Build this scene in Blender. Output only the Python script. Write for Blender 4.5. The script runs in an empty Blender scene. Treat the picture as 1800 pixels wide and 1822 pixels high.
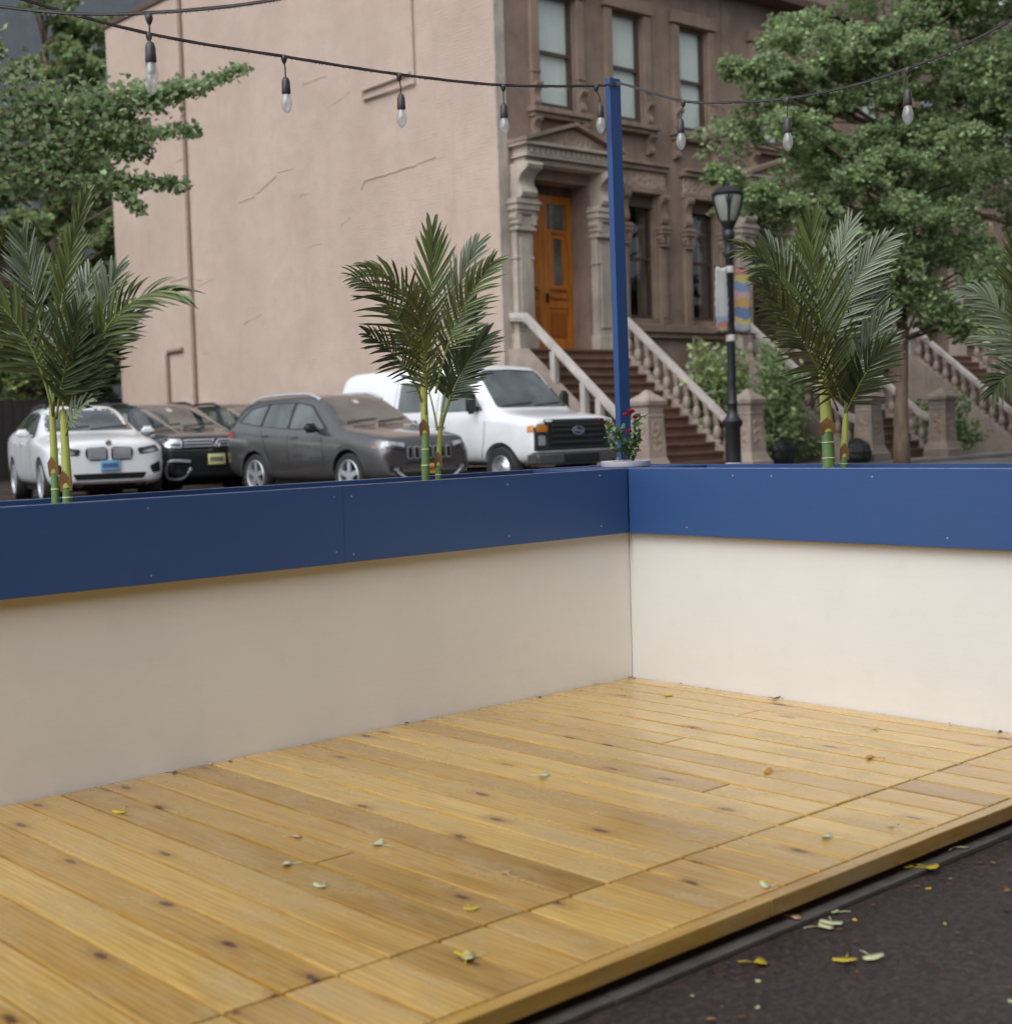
import bpy, bmesh, math, random
import numpy as np
from mathutils import Vector, Matrix
from mathutils.bvhtree import BVHTree

random.seed(7)
RNG = np.random.default_rng(7)
PI = math.pi
scene = bpy.context.scene
COL = scene.collection

# ------------------------------------------------------------------ camera geometry (measured from the photograph)
F_PX = 2555.2
EYE = Vector((-4.7572, -4.4587, 1.1642))
CR = Vector((0.741924579, -0.669748800, -0.031376163))
CU = Vector((0.063374329, 0.023463328, 0.997713970))
CF = Vector((0.667481545, 0.742216961, -0.059852900))
H = 0.957            # height of the parklet wall
GZ = 0.18            # lot level across the street

def px(u, v, z):
    """point at photograph pixel (u, v) and distance z along the view"""
    d = CF + CR * ((u - 900) / F_PX) - CU * ((v - 911) / F_PX)
    return EYE + d * z

def on(u, v, axis, val):
    d = CF + CR * ((u - 900) / F_PX) - CU * ((v - 911) / F_PX)
    t = (val - EYE[axis]) / d[axis]
    return EYE + d * t

# ------------------------------------------------------------------ materials
def srgb(r, g, b):
    def f(c):
        c /= 255.0
        return c / 12.92 if c <= 0.04045 else ((c + 0.055) / 1.055) ** 2.4
    return (f(r), f(g), f(b), 1.0)

class NT:
    def __init__(self, name):
        self.m = bpy.data.materials.new(name)
        self.m.use_nodes = True
        self.t = self.m.node_tree
        self.n = self.t.nodes
        self.b = self.n['Principled BSDF']
        self.out = self.n['Material Output']
    def new(self, kind, **kw):
        nd = self.n.new(kind)
        for k, v in kw.items():
            if k in nd.inputs.keys():
                nd.inputs[k].default_value = v
            else:
                setattr(nd, k, v)
        return nd
    def link(self, a, b):
        self.t.links.new(a, b)
    def coord(self, scale=(1, 1, 1), rot=(0, 0, 0)):
        tc = self.new('ShaderNodeTexCoord')
        mp = self.new('ShaderNodeMapping')
        mp.inputs['Scale'].default_value = scale
        mp.inputs['Rotation'].default_value = rot
        self.link(tc.outputs['Object'], mp.inputs['Vector'])
        return mp.outputs['Vector']
    def noise(self, vec, scale, detail=4, rough=0.55, dist=0.0):
        nd = self.new('ShaderNodeTexNoise', Scale=scale, Detail=detail, Roughness=rough, Distortion=dist)
        self.link(vec, nd.inputs['Vector'])
        return nd.outputs['Fac']
    def ramp(self, fac, stops):
        nd = self.new('ShaderNodeValToRGB')
        cr = nd.color_ramp
        while len(cr.elements) > 1:
            cr.elements.remove(cr.elements[-1])
        cr.elements[0].position, cr.elements[0].color = stops[0]
        for p, c in stops[1:]:
            e = cr.elements.new(p)
            e.color = c
        self.link(fac, nd.inputs['Fac'])
        return nd.outputs['Color']
    def mix(self, a, b, fac, mode='MIX'):
        nd = self.new('ShaderNodeMixRGB', blend_type=mode)
        for sock, v in (('Color1', a), ('Color2', b), ('Fac', fac)):
            if isinstance(v, (tuple, float, int)):
                nd.inputs[sock].default_value = v
            else:
                self.link(v, nd.inputs[sock])
        return nd.outputs['Color']
    def math(self, op, a, b=0.0, clamp=False):
        nd = self.new('ShaderNodeMath', operation=op, use_clamp=clamp)
        for i, v in ((0, a), (1, b)):
            if isinstance(v, (int, float)):
                nd.inputs[i].default_value = v
            else:
                self.link(v, nd.inputs[i])
        return nd.outputs[0]
    def bump(self, h, strength=0.3, dist=0.01, prev=None):
        nd = self.new('ShaderNodeBump', Strength=strength, Distance=dist)
        self.link(h, nd.inputs['Height'])
        if prev is not None:
            self.link(prev, nd.inputs['Normal'])
        return nd.outputs['Normal']

def basic(name, c, rough=0.6, metal=0.0, var=0.18, scale=6.0, bump=0.0, bscale=60.0, bdist=0.004,
          coat=0.0, stretch=(1, 1, 1), spec=0.5):
    t = NT(name)
    v = t.coord(stretch)
    n = t.noise(v, scale, 5)
    dark = tuple(x * (1 - var) for x in c[:3]) + (1,)
    lite = tuple(min(1, x * (1 + var)) for x in c[:3]) + (1,)
    t.link(t.ramp(n, [(0.3, dark), (0.7, lite)]), t.b.inputs['Base Color'])
    r = t.ramp(n, [(0.3, (rough * 0.85,) * 3 + (1,)), (0.7, (min(1, rough * 1.15),) * 3 + (1,))])
    t.link(r, t.b.inputs['Roughness'])
    t.b.inputs['Metallic'].default_value = metal
    t.b.inputs['Specular IOR Level'].default_value = spec
    t.b.inputs['Coat Weight'].default_value = coat
    t.b.inputs['Coat Roughness'].default_value = 0.04
    if bump:
        t.link(t.bump(t.noise(v, bscale, 6, 0.6), bump, bdist), t.b.inputs['Normal'])
    return t.m

M = {}

def mk_deck(along=0):
    t = NT('deck_wood')
    at = t.new('ShaderNodeAttribute', attribute_name='board')
    tc = t.new('ShaderNodeTexCoord')
    off = t.new('ShaderNodeVectorMath', operation='MULTIPLY_ADD')
    t.link(at.outputs['Vector'], off.inputs[0])
    off.inputs[1].default_value = (3.0, 17.0, 5.0)
    rt = t.new('ShaderNodeMapping'); rt.inputs['Rotation'].default_value = (0, 0, PI / 2 if along else 0)
    t.link(tc.outputs['Object'], rt.inputs['Vector'])
    t.link(rt.outputs[0], off.inputs[2])
    mp = t.new('ShaderNodeMapping'); mp.inputs['Scale'].default_value = (1.0, 0.07, 1.0)
    t.link(off.outputs[0], mp.inputs['Vector'])
    g1 = t.noise(mp.outputs[0], 34, 6, 0.62, 1.2)
    mp3 = t.new('ShaderNodeMapping'); mp3.inputs['Scale'].default_value = (1.0, 0.16, 1.0)
    t.link(off.outputs[0], mp3.inputs['Vector'])
    g2 = t.noise(mp3.outputs[0], 9, 3, 0.5, 0.6)
    wv = t.new('ShaderNodeTexWave', Scale=16.0, Distortion=7.0, Detail=2.0)
    wv.inputs['Detail Scale'].default_value = 0.8
    wv.bands_direction = 'X'
    t.link(mp3.outputs[0], wv.inputs['Vector'])
    base = t.ramp(g1, [(0.28, srgb(172, 132, 60)), (0.5, srgb(206, 166, 86)), (0.75, srgb(228, 192, 116))])
    base = t.mix(base, t.ramp(wv.outputs['Fac'], [(0.0, srgb(168, 130, 64)), (0.55, srgb(212, 178, 108))]), 0.33)
    # boards differ from each other
    sep = t.new('ShaderNodeSeparateXYZ'); t.link(at.outputs['Vector'], sep.inputs[0])
    tint = t.ramp(sep.outputs[0], [(0.0, srgb(190, 174, 140)), (0.25, srgb(222, 208, 176)), (0.6, srgb(243, 236, 218)), (1.0, srgb(255, 252, 242))])
    base = t.mix(base, tint, 0.9, 'MULTIPLY')
    # weather-greyed damp patches
    mp2 = t.new('ShaderNodeMapping'); mp2.inputs['Scale'].default_value = (1.0, 0.45, 1.0)
    t.link(off.outputs[0], mp2.inputs['Vector'])
    pch = t.noise(mp2.outputs[0], 5.5, 5, 0.65)
    base = t.mix(base, srgb(176, 152, 112), t.ramp(pch, [(0.46, (0, 0, 0, 1)), (0.70, (0.75, 0.75, 0.75, 1))]))
    # knots
    mpk = t.new('ShaderNodeMapping'); mpk.inputs['Scale'].default_value = (6.2, 2.4, 1.0)
    t.link(off.outputs[0], mpk.inputs['Vector'])
    vo = t.new('ShaderNodeTexVoronoi', Scale=1.0, Randomness=1.0, voronoi_dimensions='2D')
    t.link(mpk.outputs[0], vo.inputs['Vector'])
    wob = t.noise(off.outputs[0], 60, 3)
    kd = t.math('ADD', vo.outputs['Distance'], t.math('MULTIPLY', t.math('SUBTRACT', wob, 0.5), 0.10))
    vs = t.new('ShaderNodeSeparateXYZ'); t.link(vo.outputs['Color'], vs.inputs[0])
    on_ = t.math('GREATER_THAN', vs.outputs[0], 0.60)
    core = t.math('MULTIPLY', t.ramp(kd, [(0.035, (1, 1, 1, 1)), (0.085, (0.0, 0.0, 0.0, 1))]), on_)
    halo = t.math('MULTIPLY', t.ramp(kd, [(0.06, (1, 1, 1, 1)), (0.23, (0.0, 0.0, 0.0, 1))]), on_)
    base = t.mix(base, srgb(142, 96, 44), t.math('MULTIPLY', halo, 0.55))
    base = t.mix(base, srgb(70, 42, 26), t.math('MULTIPLY', core, 0.85))
    t.link(base, t.b.inputs['Base Color'])
    t.link(t.ramp(pch, [(0.35, (0.13,) * 3 + (1,)), (0.7, (0.36,) * 3 + (1,))]), t.b.inputs['Roughness'])
    t.b.inputs['Specular IOR Level'].default_value = 0.5
    t.link(t.ramp(pch, [(0.4, (0.5, 0.5, 0.5, 1)), (0.65, (0.12, 0.12, 0.12, 1))]), t.b.inputs['Coat Weight'])
    t.b.inputs['Coat Roughness'].default_value = 0.16
    t.link(t.bump(g1, 0.22, 0.004), t.b.inputs['Normal'])
    return t.m

def mk_painted(name, c, rough, stain, grain=(0.10, 0.10, 1.0), streak=0.0, spec=0.5):
    """painted plywood: grain telegraphing through, small dents, faint soiling"""
    t = NT(name)
    v = t.coord(grain)
    v1 = t.coord()
    g = t.noise(v, 70, 5, 0.6, 0.4)
    s = t.noise(v1, 2.2, 5, 0.6)
    d = t.new('ShaderNodeTexVoronoi', Scale=7.0)
    t.link(v1, d.inputs['Vector'])
    dent = t.ramp(d.outputs['Distance'], [(0.03, (0, 0, 0, 1)), (0.06, (1, 1, 1, 1))])
    dark = tuple(a * 0.955 for a in c[:3]) + (1,)
    col = t.mix(c, dark, t.ramp(s, [(0.4, (0, 0, 0, 1)), (0.7, (1, 1, 1, 1))]))
    col = t.mix(col, stain, t.math('MULTIPLY', t.ramp(t.noise(v1, 11, 6, 0.7), [(0.56, (0, 0, 0, 1)), (0.75, (1, 1, 1, 1))]), 0.07))
    sp = t.noise(v1, 160, 2, 0.5)
    col = t.mix(col, stain, t.math('MULTIPLY', t.ramp(sp, [(0.70, (0, 0, 0, 1)), (0.76, (1, 1, 1, 1))]), 0.16))
    t.link(col, t.b.inputs['Base Color'])
    t.link(t.ramp(s, [(0.3, (rough * 0.85,) * 3 + (1,)), (0.7, (rough * 1.15,) * 3 + (1,))]), t.b.inputs['Roughness'])
    t.b.inputs['Specular IOR Level'].default_value = spec
    nb = t.bump(g, 0.16, 0.003)
    nb = t.bump(t.noise(v1, 5, 2), 0.08, 0.01, nb)
    nb = t.bump(dent, 0.12, 0.002, nb)
    t.link(nb, t.b.inputs['Normal'])
    return t.m

def mk_pink():
    t = NT('pink_painted_brick')
    v = t.coord(rot=(0, 0, 0))
    sw = t.new('ShaderNodeSeparateXYZ'); t.link(v, sw.inputs[0])
    cb = t.new('ShaderNodeCombineXYZ')
    t.link(sw.outputs[1], cb.inputs[0]); t.link(sw.outputs[2], cb.inputs[1])
    br = t.new('ShaderNodeTexBrick', Scale=1.0)
    br.inputs['Brick Width'].default_value = 0.22
    br.inputs['Row Height'].default_value = 0.075
    br.inputs['Mortar Size'].default_value = 0.009
    br.inputs['Mortar Smooth'].default_value = 0.6
    t.link(cb.outputs[0], br.inputs['Vector'])
    n1 = t.noise(v, 0.55, 6, 0.6)
    n2 = t.noise(v, 3.0, 6, 0.65)
    n3 = t.noise(v, 18.0, 4, 0.6)
    st = t.noise(t.coord((1, 1.2, 0.12)), 2.0, 5, 0.6)
    col = t.ramp(n1, [(0.3, srgb(182, 159, 143)), (0.7, srgb(198, 175, 159))])
    col = t.mix(col, srgb(180, 158, 144), t.ramp(n2, [(0.5, (0, 0, 0, 1)), (0.75, (0.5, 0.5, 0.5, 1))]))
    col = t.mix(col, srgb(160, 138, 122), t.ramp(st, [(0.58, (0, 0, 0, 1)), (0.8, (0.4, 0.4, 0.4, 1))]))
    pat0 = t.ramp(n2, [(0.42, (0, 0, 0, 1)), (0.62, (0.14, 0.14, 0.14, 1))])
    col = t.mix(col, srgb(150, 128, 112), t.math('MULTIPLY', br.outputs['Fac'], pat0))
    t.link(col, t.b.inputs['Base Color'])
    t.b.inputs['Roughness'].default_value = 0.75
    pat = t.ramp(n2, [(0.4, (0.25,) * 3 + (1,)), (0.62, (1, 1, 1, 1))])
    nb = t.bump(t.math('MULTIPLY', br.outputs['Fac'], pat), 0.65, -0.012)
    nb = t.bump(n2, 0.35, 0.05, nb)
    nb = t.bump(n3, 0.28, 0.012, nb)
    t.link(nb, t.b.inputs['Normal'])
    return t.m

def mk_stone(name, c, carved=False, rough=0.85):
    t = NT(name)
    v = t.coord()
    n1 = t.noise(v, 1.3, 6, 0.62)
    n2 = t.noise(v, 30, 5, 0.65)
    st = t.noise(t.coord((1, 1, 0.15)), 3.0, 5, 0.6)
    a = tuple(x * 0.72 for x in c[:3]) + (1,)
    b = tuple(x * 1.22 for x in c[:3]) + (1,)
    col = t.ramp(n1, [(0.32, a), (0.68, b)])
    col = t.mix(col, tuple(x * 0.55 for x in c[:3]) + (1,), t.ramp(st, [(0.52, (0, 0, 0, 1)), (0.75, (0.75, 0.75, 0.75, 1))]))
    col = t.mix(col, tuple(min(1, x * 1.35 + 0.03) for x in c[:3]) + (1,), t.ramp(n2, [(0.6, (0, 0, 0, 1)), (0.8, (0.4, 0.4, 0.4, 1))]))
    t.link(col, t.b.inputs['Base Color'])
    t.b.inputs['Roughness'].default_value = rough
    nb = t.bump(n2, 0.3, 0.01)
    if carved:
        vo = t.new('ShaderNodeTexVoronoi', Scale=11.0, feature='SMOOTH_F1')
        t.link(v, vo.inputs['Vector'])
        nb = t.bump(vo.outputs['Distance'], 0.9, 0.05, nb)
    t.link(nb, t.b.inputs['Normal'])
    return t.m

def mk_asphalt():
    t = NT('wet_asphalt')
    v = t.coord()
    n1 = t.noise(v, 0.8, 5)
    n2 = t.noise(v, 75, 5, 0.75)
    n3 = t.noise(v, 28, 3, 0.6)
    col = t.ramp(n2, [(0.36, (0.007, 0.005, 0.004, 1)), (0.5, (0.032, 0.018, 0.012, 1)), (0.66, (0.115, 0.068, 0.050, 1))])
    col = t.mix(col, (0.050, 0.034, 0.024, 1), t.ramp(n1, [(0.45, (0, 0, 0, 1)), (0.7, (0.5, 0.5, 0.5, 1))]))
    t.link(col, t.b.inputs['Base Color'])
    t.link(t.ramp(n1, [(0.35, (0.42,) * 3 + (1,)), (0.65, (0.75,) * 3 + (1,))]), t.b.inputs['Roughness'])
    nb = t.bump(n2, 0.9, 0.012)
    nb = t.bump(n3, 0.6, 0.02, nb)
    t.link(nb, t.b.inputs['Normal'])
    return t.m

def mk_leaf(name, c, back=None, rough=0.5, var=0.35, trans=0.25, attr=True):
    t = NT(name)
    if attr:
        at = t.new('ShaderNodeAttribute', attribute_name='rnd')
        fac = at.outputs['Fac']
    else:
        fac = t.noise(t.coord(), 20, 3)
    a = tuple(x * (1 - var) for x in c[:3]) + (1,)
    b = tuple(min(1, x * (1 + var)) for x in c[:3]) + (1,)
    col = t.ramp(fac, [(0.0, a), (1.0, b)])
    if back is not None:
        g = t.new('ShaderNodeNewGeometry')
        col = t.mix(col, back, g.outputs['Backfacing'])
    t.link(col, t.b.inputs['Base Color'])
    t.b.inputs['Roughness'].default_value = rough
    if trans:
        tr = t.new('ShaderNodeBsdfTranslucent')
        t.link(t.mix(col, (0.5, 0.52, 0.32, 1), 0.35), tr.inputs['Color'])
        mx = t.new('ShaderNodeMixShader', Fac=trans)
        t.link(t.b.outputs[0], mx.inputs[1]); t.link(tr.outputs[0], mx.inputs[2])
        t.link(mx.outputs[0], t.out.inputs['Surface'])
    return t.m

def mk_glass(name, tint=(0.8, 0.85, 0.83, 1), rough=0.03, refl=0.06, milky=0.0):
    t = NT(name)
    tr = t.new('ShaderNodeBsdfTransparent'); tr.inputs['Color'].default_value = tint
    gl = t.new('ShaderNodeBsdfGlossy', Roughness=rough)
    lw = t.new('ShaderNodeLayerWeight', Blend=0.5)
    fr = t.math('MULTIPLY', t.math('POWER', lw.outputs['Facing'], 4.0), 0.9)
    nz = t.bump(t.noise(t.coord(), 1.6, 2), 0.05, 0.02)
    t.link(nz, gl.inputs['Normal'])
    f = t.math('ADD', fr, refl, True)
    mx = t.new('ShaderNodeMixShader')
    t.link(f, mx.inputs[0]); t.link(tr.outputs[0], mx.inputs[1]); t.link(gl.outputs[0], mx.inputs[2])
    last = mx
    if milky:
        df = t.new('ShaderNodeBsdfTranslucent'); df.inputs['Color'].default_value = (0.9, 0.9, 0.88, 1)
        d2 = t.new('ShaderNodeBsdfDiffuse'); d2.inputs['Color'].default_value = (0.85, 0.85, 0.83, 1)
        ad = t.new('ShaderNodeMixShader', Fac=0.5)
        t.link(df.outputs[0], ad.inputs[1]); t.link(d2.outputs[0], ad.inputs[2])
        m2 = t.new('ShaderNodeMixShader', Fac=milky)
        t.link(mx.outputs[0], m2.inputs[1]); t.link(ad.outputs[0], m2.inputs[2])
        last = m2
    t.link(last.outputs[0], t.out.inputs['Surface'])
    return t.m

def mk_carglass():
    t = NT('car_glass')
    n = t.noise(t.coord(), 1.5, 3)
    t.link(t.ramp(n, [(0.35, (0.02, 0.024, 0.022, 1)), (0.65, (0.11, 0.125, 0.112, 1))]), t.b.inputs['Base Color'])  # base colour lightened in patches, imitating reflections and a lit interior
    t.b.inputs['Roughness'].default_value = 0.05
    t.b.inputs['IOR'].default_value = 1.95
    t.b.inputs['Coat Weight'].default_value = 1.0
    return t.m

def mk_paint(name, c, metal=0.0, rough=0.3):
    t = NT(name)
    n = t.noise(t.coord(), 2.0, 4)
    t.link(t.ramp(n, [(0.3, tuple(x * 0.92 for x in c[:3]) + (1,)), (0.7, tuple(min(1, x * 1.06) for x in c[:3]) + (1,))]), t.b.inputs['Base Color'])
    fl = t.noise(t.coord(), 55, 3)
    t.link(t.ramp(fl, [(0.3, (rough * 0.8,) * 3 + (1,)), (0.7, (rough * 1.3,) * 3 + (1,))]), t.b.inputs['Roughness'])
    t.b.inputs['Metallic'].default_value = metal
    t.b.inputs['Coat Weight'].default_value = 0.8
    t.b.inputs['Coat Roughness'].default_value = 0.06
    return t.m

M['deck'] = mk_deck()
M['deck_edge'] = mk_deck(1)
M['white'] = mk_painted('white_plywood', (0.775, 0.76, 0.718, 1), 0.5, srgb(150, 132, 100))
M['blue'] = mk_painted('blue_paint', (0.032, 0.082, 0.225, 1), 0.42, srgb(84, 108, 150), spec=0.5)
M['edge'] = basic('lit_edge_and_screw', srgb(150, 145, 160), 0.6, var=0.3, scale=40)  # pale tone puts sky light on the board tops; screw heads share it
M['pink'] = mk_pink()
M['brown'] = mk_stone('brownstone', srgb(140, 119, 104))
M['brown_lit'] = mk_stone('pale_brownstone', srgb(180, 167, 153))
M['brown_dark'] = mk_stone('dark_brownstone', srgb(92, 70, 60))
M['carved'] = mk_stone('carved_brownstone', srgb(168, 146, 128), True)
M['newel'] = mk_stone('weathered_newel_stone', srgb(156, 141, 128))
M['rail'] = mk_stone('pale_rail_stone', srgb(190, 180, 172))
M['pipe'] = basic('painted_pipe', srgb(146, 122, 108), 0.6)
M['step'] = mk_stone('step_stone', srgb(112, 84, 68), rough=0.6)
M['asphalt'] = mk_asphalt()
M['concrete'] = mk_stone('sidewalk_concrete', srgb(140, 134, 126))
M['oak'] = basic('varnished_oak', srgb(178, 108, 36), 0.35, var=0.3, scale=14, stretch=(1, 1, 0.12), coat=0.3, bump=0.1)
M['oak_dark'] = basic('dark_oak', srgb(150, 84, 26), 0.4, var=0.3, scale=14, stretch=(1, 1, 0.12))
M['pane'] = mk_glass('window_glass', (0.95, 0.97, 0.96, 1), refl=0.05)
M['blind'] = basic('window_blind', srgb(232, 234, 224), 0.8, var=0.05, scale=2)
M['darkroom'] = basic('dim_interior', srgb(48, 47, 45), 0.9, var=0.5, scale=1.5)
M['sash'] = basic('sash_paint', srgb(78, 60, 52), 0.5)
M['black'] = basic('black_metal', (0.014, 0.014, 0.016, 1), 0.42, var=0.2, bump=0.08, bscale=80)
M['plastic'] = basic('black_plastic', (0.022, 0.022, 0.023, 1), 0.55, var=0.2)
M['rubber'] = basic('tyre_rubber', (0.035, 0.034, 0.033, 1), 0.8, var=0.25, bump=0.2)
M['well'] = basic('wheel_well_black', (0.006, 0.006, 0.006, 1), 0.9)
M['chrome'] = basic('chrome', (0.72, 0.72, 0.73, 1), 0.16, 1.0, var=0.05)
M['alloy'] = basic('alloy', (0.74, 0.74, 0.75, 1), 0.34, 0.75, var=0.08)
M['alloy_dark'] = basic('dark_alloy', (0.05, 0.05, 0.05, 1), 0.35, 0.8, var=0.1)
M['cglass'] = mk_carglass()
M['lamp'] = basic('headlamp_glass', (0.5, 0.51, 0.52, 1), 0.1, 0.4, var=0.4, scale=22, coat=1.0)
M['lampdark'] = basic('smoked_lamp', (0.06, 0.06, 0.065, 1), 0.12, 0.2, var=0.6, scale=16, coat=1.0)
M['amber'] = basic('amber_lens', srgb(190, 118, 40), 0.2, var=0.2, scale=30, coat=0.8)
M['red'] = basic('red_lens', srgb(176, 60, 52), 0.2, var=0.2, coat=0.8)
M['p_white'] = mk_paint('white_car_paint', (0.82, 0.81, 0.80, 1), 0.0, 0.3)
M['p_grey'] = mk_paint('granite_car_paint', (0.165, 0.16, 0.155, 1), 0.7, 0.22)
M['p_dark'] = mk_paint('dark_car_paint', (0.06, 0.066, 0.066, 1), 0.5, 0.2)
M['p_black'] = mk_paint('black_car_paint', (0.015, 0.015, 0.016, 1), 0.2, 0.3)
M['clad'] = basic('grey_cladding', (0.075, 0.072, 0.07, 1), 0.5, 0.2)
M['plate_blue'] = basic('blue_plate', srgb(120, 165, 200), 0.4)
M['plate_cream'] = basic('cream_plate', srgb(222, 212, 150), 0.4)
M['plate_orange'] = basic('orange_plate', srgb(226, 158, 48), 0.4)
M['ink'] = basic('plate_ink', srgb(40, 50, 90), 0.5)
M['badge_blue'] = basic('badge_blue', srgb(40, 60, 120), 0.25, 0.2)
M['stem'] = basic('palm_stem', srgb(100, 128, 72), 0.42, var=0.35, scale=18, stretch=(1, 1, 0.3))
M['stem_ring'] = basic('palm_ring', srgb(205, 205, 160), 0.5)
M['sheath'] = basic('palm_sheath', srgb(172, 176, 88), 0.42, var=0.25, scale=10, stretch=(1, 1, 0.2))
M['husk'] = basic('palm_husk', srgb(134, 98, 58), 0.7, var=0.35, scale=20, stretch=(1, 1, 0.2))
M['frond'] = mk_leaf('palm_leaf', srgb(94, 105, 58), srgb(134, 144, 116), 0.30, 0.5, 0.12)
M['frond_silver'] = mk_leaf('palm_leaf_grey', srgb(128, 138, 112), srgb(138, 146, 128), 0.33, 0.35, 0.1)
M['frond_dark'] = mk_leaf('palm_leaf_dark', srgb(68, 80, 50), srgb(100, 110, 86), 0.3, 0.45, 0.1)
M['rachis'] = basic('palm_rachis', srgb(138, 144, 74), 0.45, var=0.25)
M['leaf'] = mk_leaf('tree_leaf', srgb(138, 160, 102), srgb(164, 184, 136), 0.5, 0.45, 0.45)
M['leaf_lite'] = mk_leaf('tree_leaf_pale', srgb(178, 198, 144), srgb(190, 206, 162), 0.48, 0.35, 0.45)
M['leaf_deep'] = mk_leaf('tree_leaf_deep', srgb(84, 108, 62), srgb(112, 136, 88), 0.5, 0.55, 0.28)
M['leaf_olive'] = mk_leaf('tree_leaf_olive', srgb(140, 150, 84), srgb(156, 162, 100), 0.55, 0.5, 0.3)
M['bark'] = basic('bark', srgb(104, 88, 72), 0.9, var=0.4, scale=9, bump=0.8, bscale=30, bdist=0.02, stretch=(1, 1, 0.3))
M['rose'] = basic('rose_petal', srgb(196, 48, 66), 0.5, var=0.35, scale=60)
M['roseleaf'] = mk_leaf('rose_leaf', srgb(96, 128, 74), srgb(140, 164, 126), 0.42, 0.45, 0.25)
M['bowl'] = basic('bowl_plastic', srgb(214, 204, 204), 0.5, var=0.1)
M['soil'] = basic('soil', srgb(58, 46, 38), 0.95, var=0.5, scale=60, bump=1.0, bscale=50, bdist=0.02)
M['cord'] = basic('black_cord', srgb(66, 61, 58), 0.42, var=0.2)
M['bulb'] = mk_glass('bulb_glass', (0.97, 0.97, 0.96, 1), 0.02, 0.12, 0.36)
M['drop'] = mk_glass('water_drop', (0.98, 0.98, 0.98, 1), 0.0, 0.35, 0.25)
M['fil'] = basic('filament', srgb(220, 170, 90), 0.4, 0.6)
M['lantern_glass'] = basic('lantern_glass', srgb(150, 152, 142), 0.25, var=0.1, scale=5)
M['bag'] = basic('black_bag', (0.012, 0.012, 0.013, 1), 0.35, var=0.3, bump=0.8, bscale=14, bdist=0.05)
M['greywall'] = basic('grey_render', srgb(112, 117, 122), 0.8, var=0.15, scale=2)
M['dryleaf_pale'] = basic('fallen_pale', srgb(194, 194, 148), 0.5, var=0.15, scale=40)
M['dryleaf_yellow'] = basic('fallen_yellow', srgb(196, 168, 44), 0.5, var=0.2, scale=40)
M['dryleaf_orange'] = basic('fallen_orange', srgb(190, 130, 40), 0.55, var=0.25, scale=40)
M['dryleaf_brown'] = basic('fallen_brown', srgb(96, 66, 40), 0.7, var=0.3, scale=40)
M['dryleaf_pink'] = basic('fallen_pink', srgb(206, 164, 134), 0.6, var=0.15, scale=40)
M['gap'] = basic('shadow_gap_timber', srgb(66, 48, 30), 0.9)
M['sleeper'] = basic('weathered_sleeper', srgb(88, 82, 75), 0.6, var=0.3, scale=12, bump=0.4, bscale=40)
M['tape'] = basic('white_tape', srgb(186, 182, 174), 0.6, var=0.2, scale=20)

def mk_banner(name, stops, axis):
    t = NT(name)
    v = t.coord()
    s = t.new('ShaderNodeSeparateXYZ'); t.link(v, s.inputs[0])
    w = t.noise(v, 6, 3)
    f = t.math('ADD', t.math('MULTIPLY', s.outputs[axis], 1.0), t.math('MULTIPLY', t.math('SUBTRACT', w, 0.5), 0.25))
    f = t.math('FRACT', f)
    nd = t.new('ShaderNodeValToRGB'); cr = nd.color_ramp; cr.interpolation = 'CONSTANT'
    cr.elements[0].position, cr.elements[0].color = stops[0]
    cr.elements[1].position, cr.elements[1].color = stops[1]
    for p_, c_ in stops[2:]:
        cr.elements.new(p_).color = c_
    t.link(f, nd.inputs['Fac'])
    t.link(nd.outputs[0], t.b.inputs['Base Color'])
    t.b.inputs['Roughness'].default_value = 0.7
    return t.m
M['banner_white'] = mk_banner('banner_white', [(0.0, srgb(196, 198, 192)), (0.42, srgb(196, 198, 192)), (0.5, srgb(196, 184, 130)), (0.56, srgb(186, 132, 116)), (0.64, srgb(150, 166, 186)), (0.74, srgb(190, 192, 188))], 2)
M['banner_colour'] = mk_banner('banner_colour', [(0.0, srgb(200, 166, 160)), (0.12, srgb(132, 152, 182)), (0.26, srgb(200, 184, 112)), (0.36, srgb(184, 126, 112)), (0.48, srgb(164, 176, 186)), (0.6, srgb(204, 190, 120)), (0.72, srgb(112, 132, 166)), (0.86, srgb(200, 160, 98))], 2)

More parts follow.
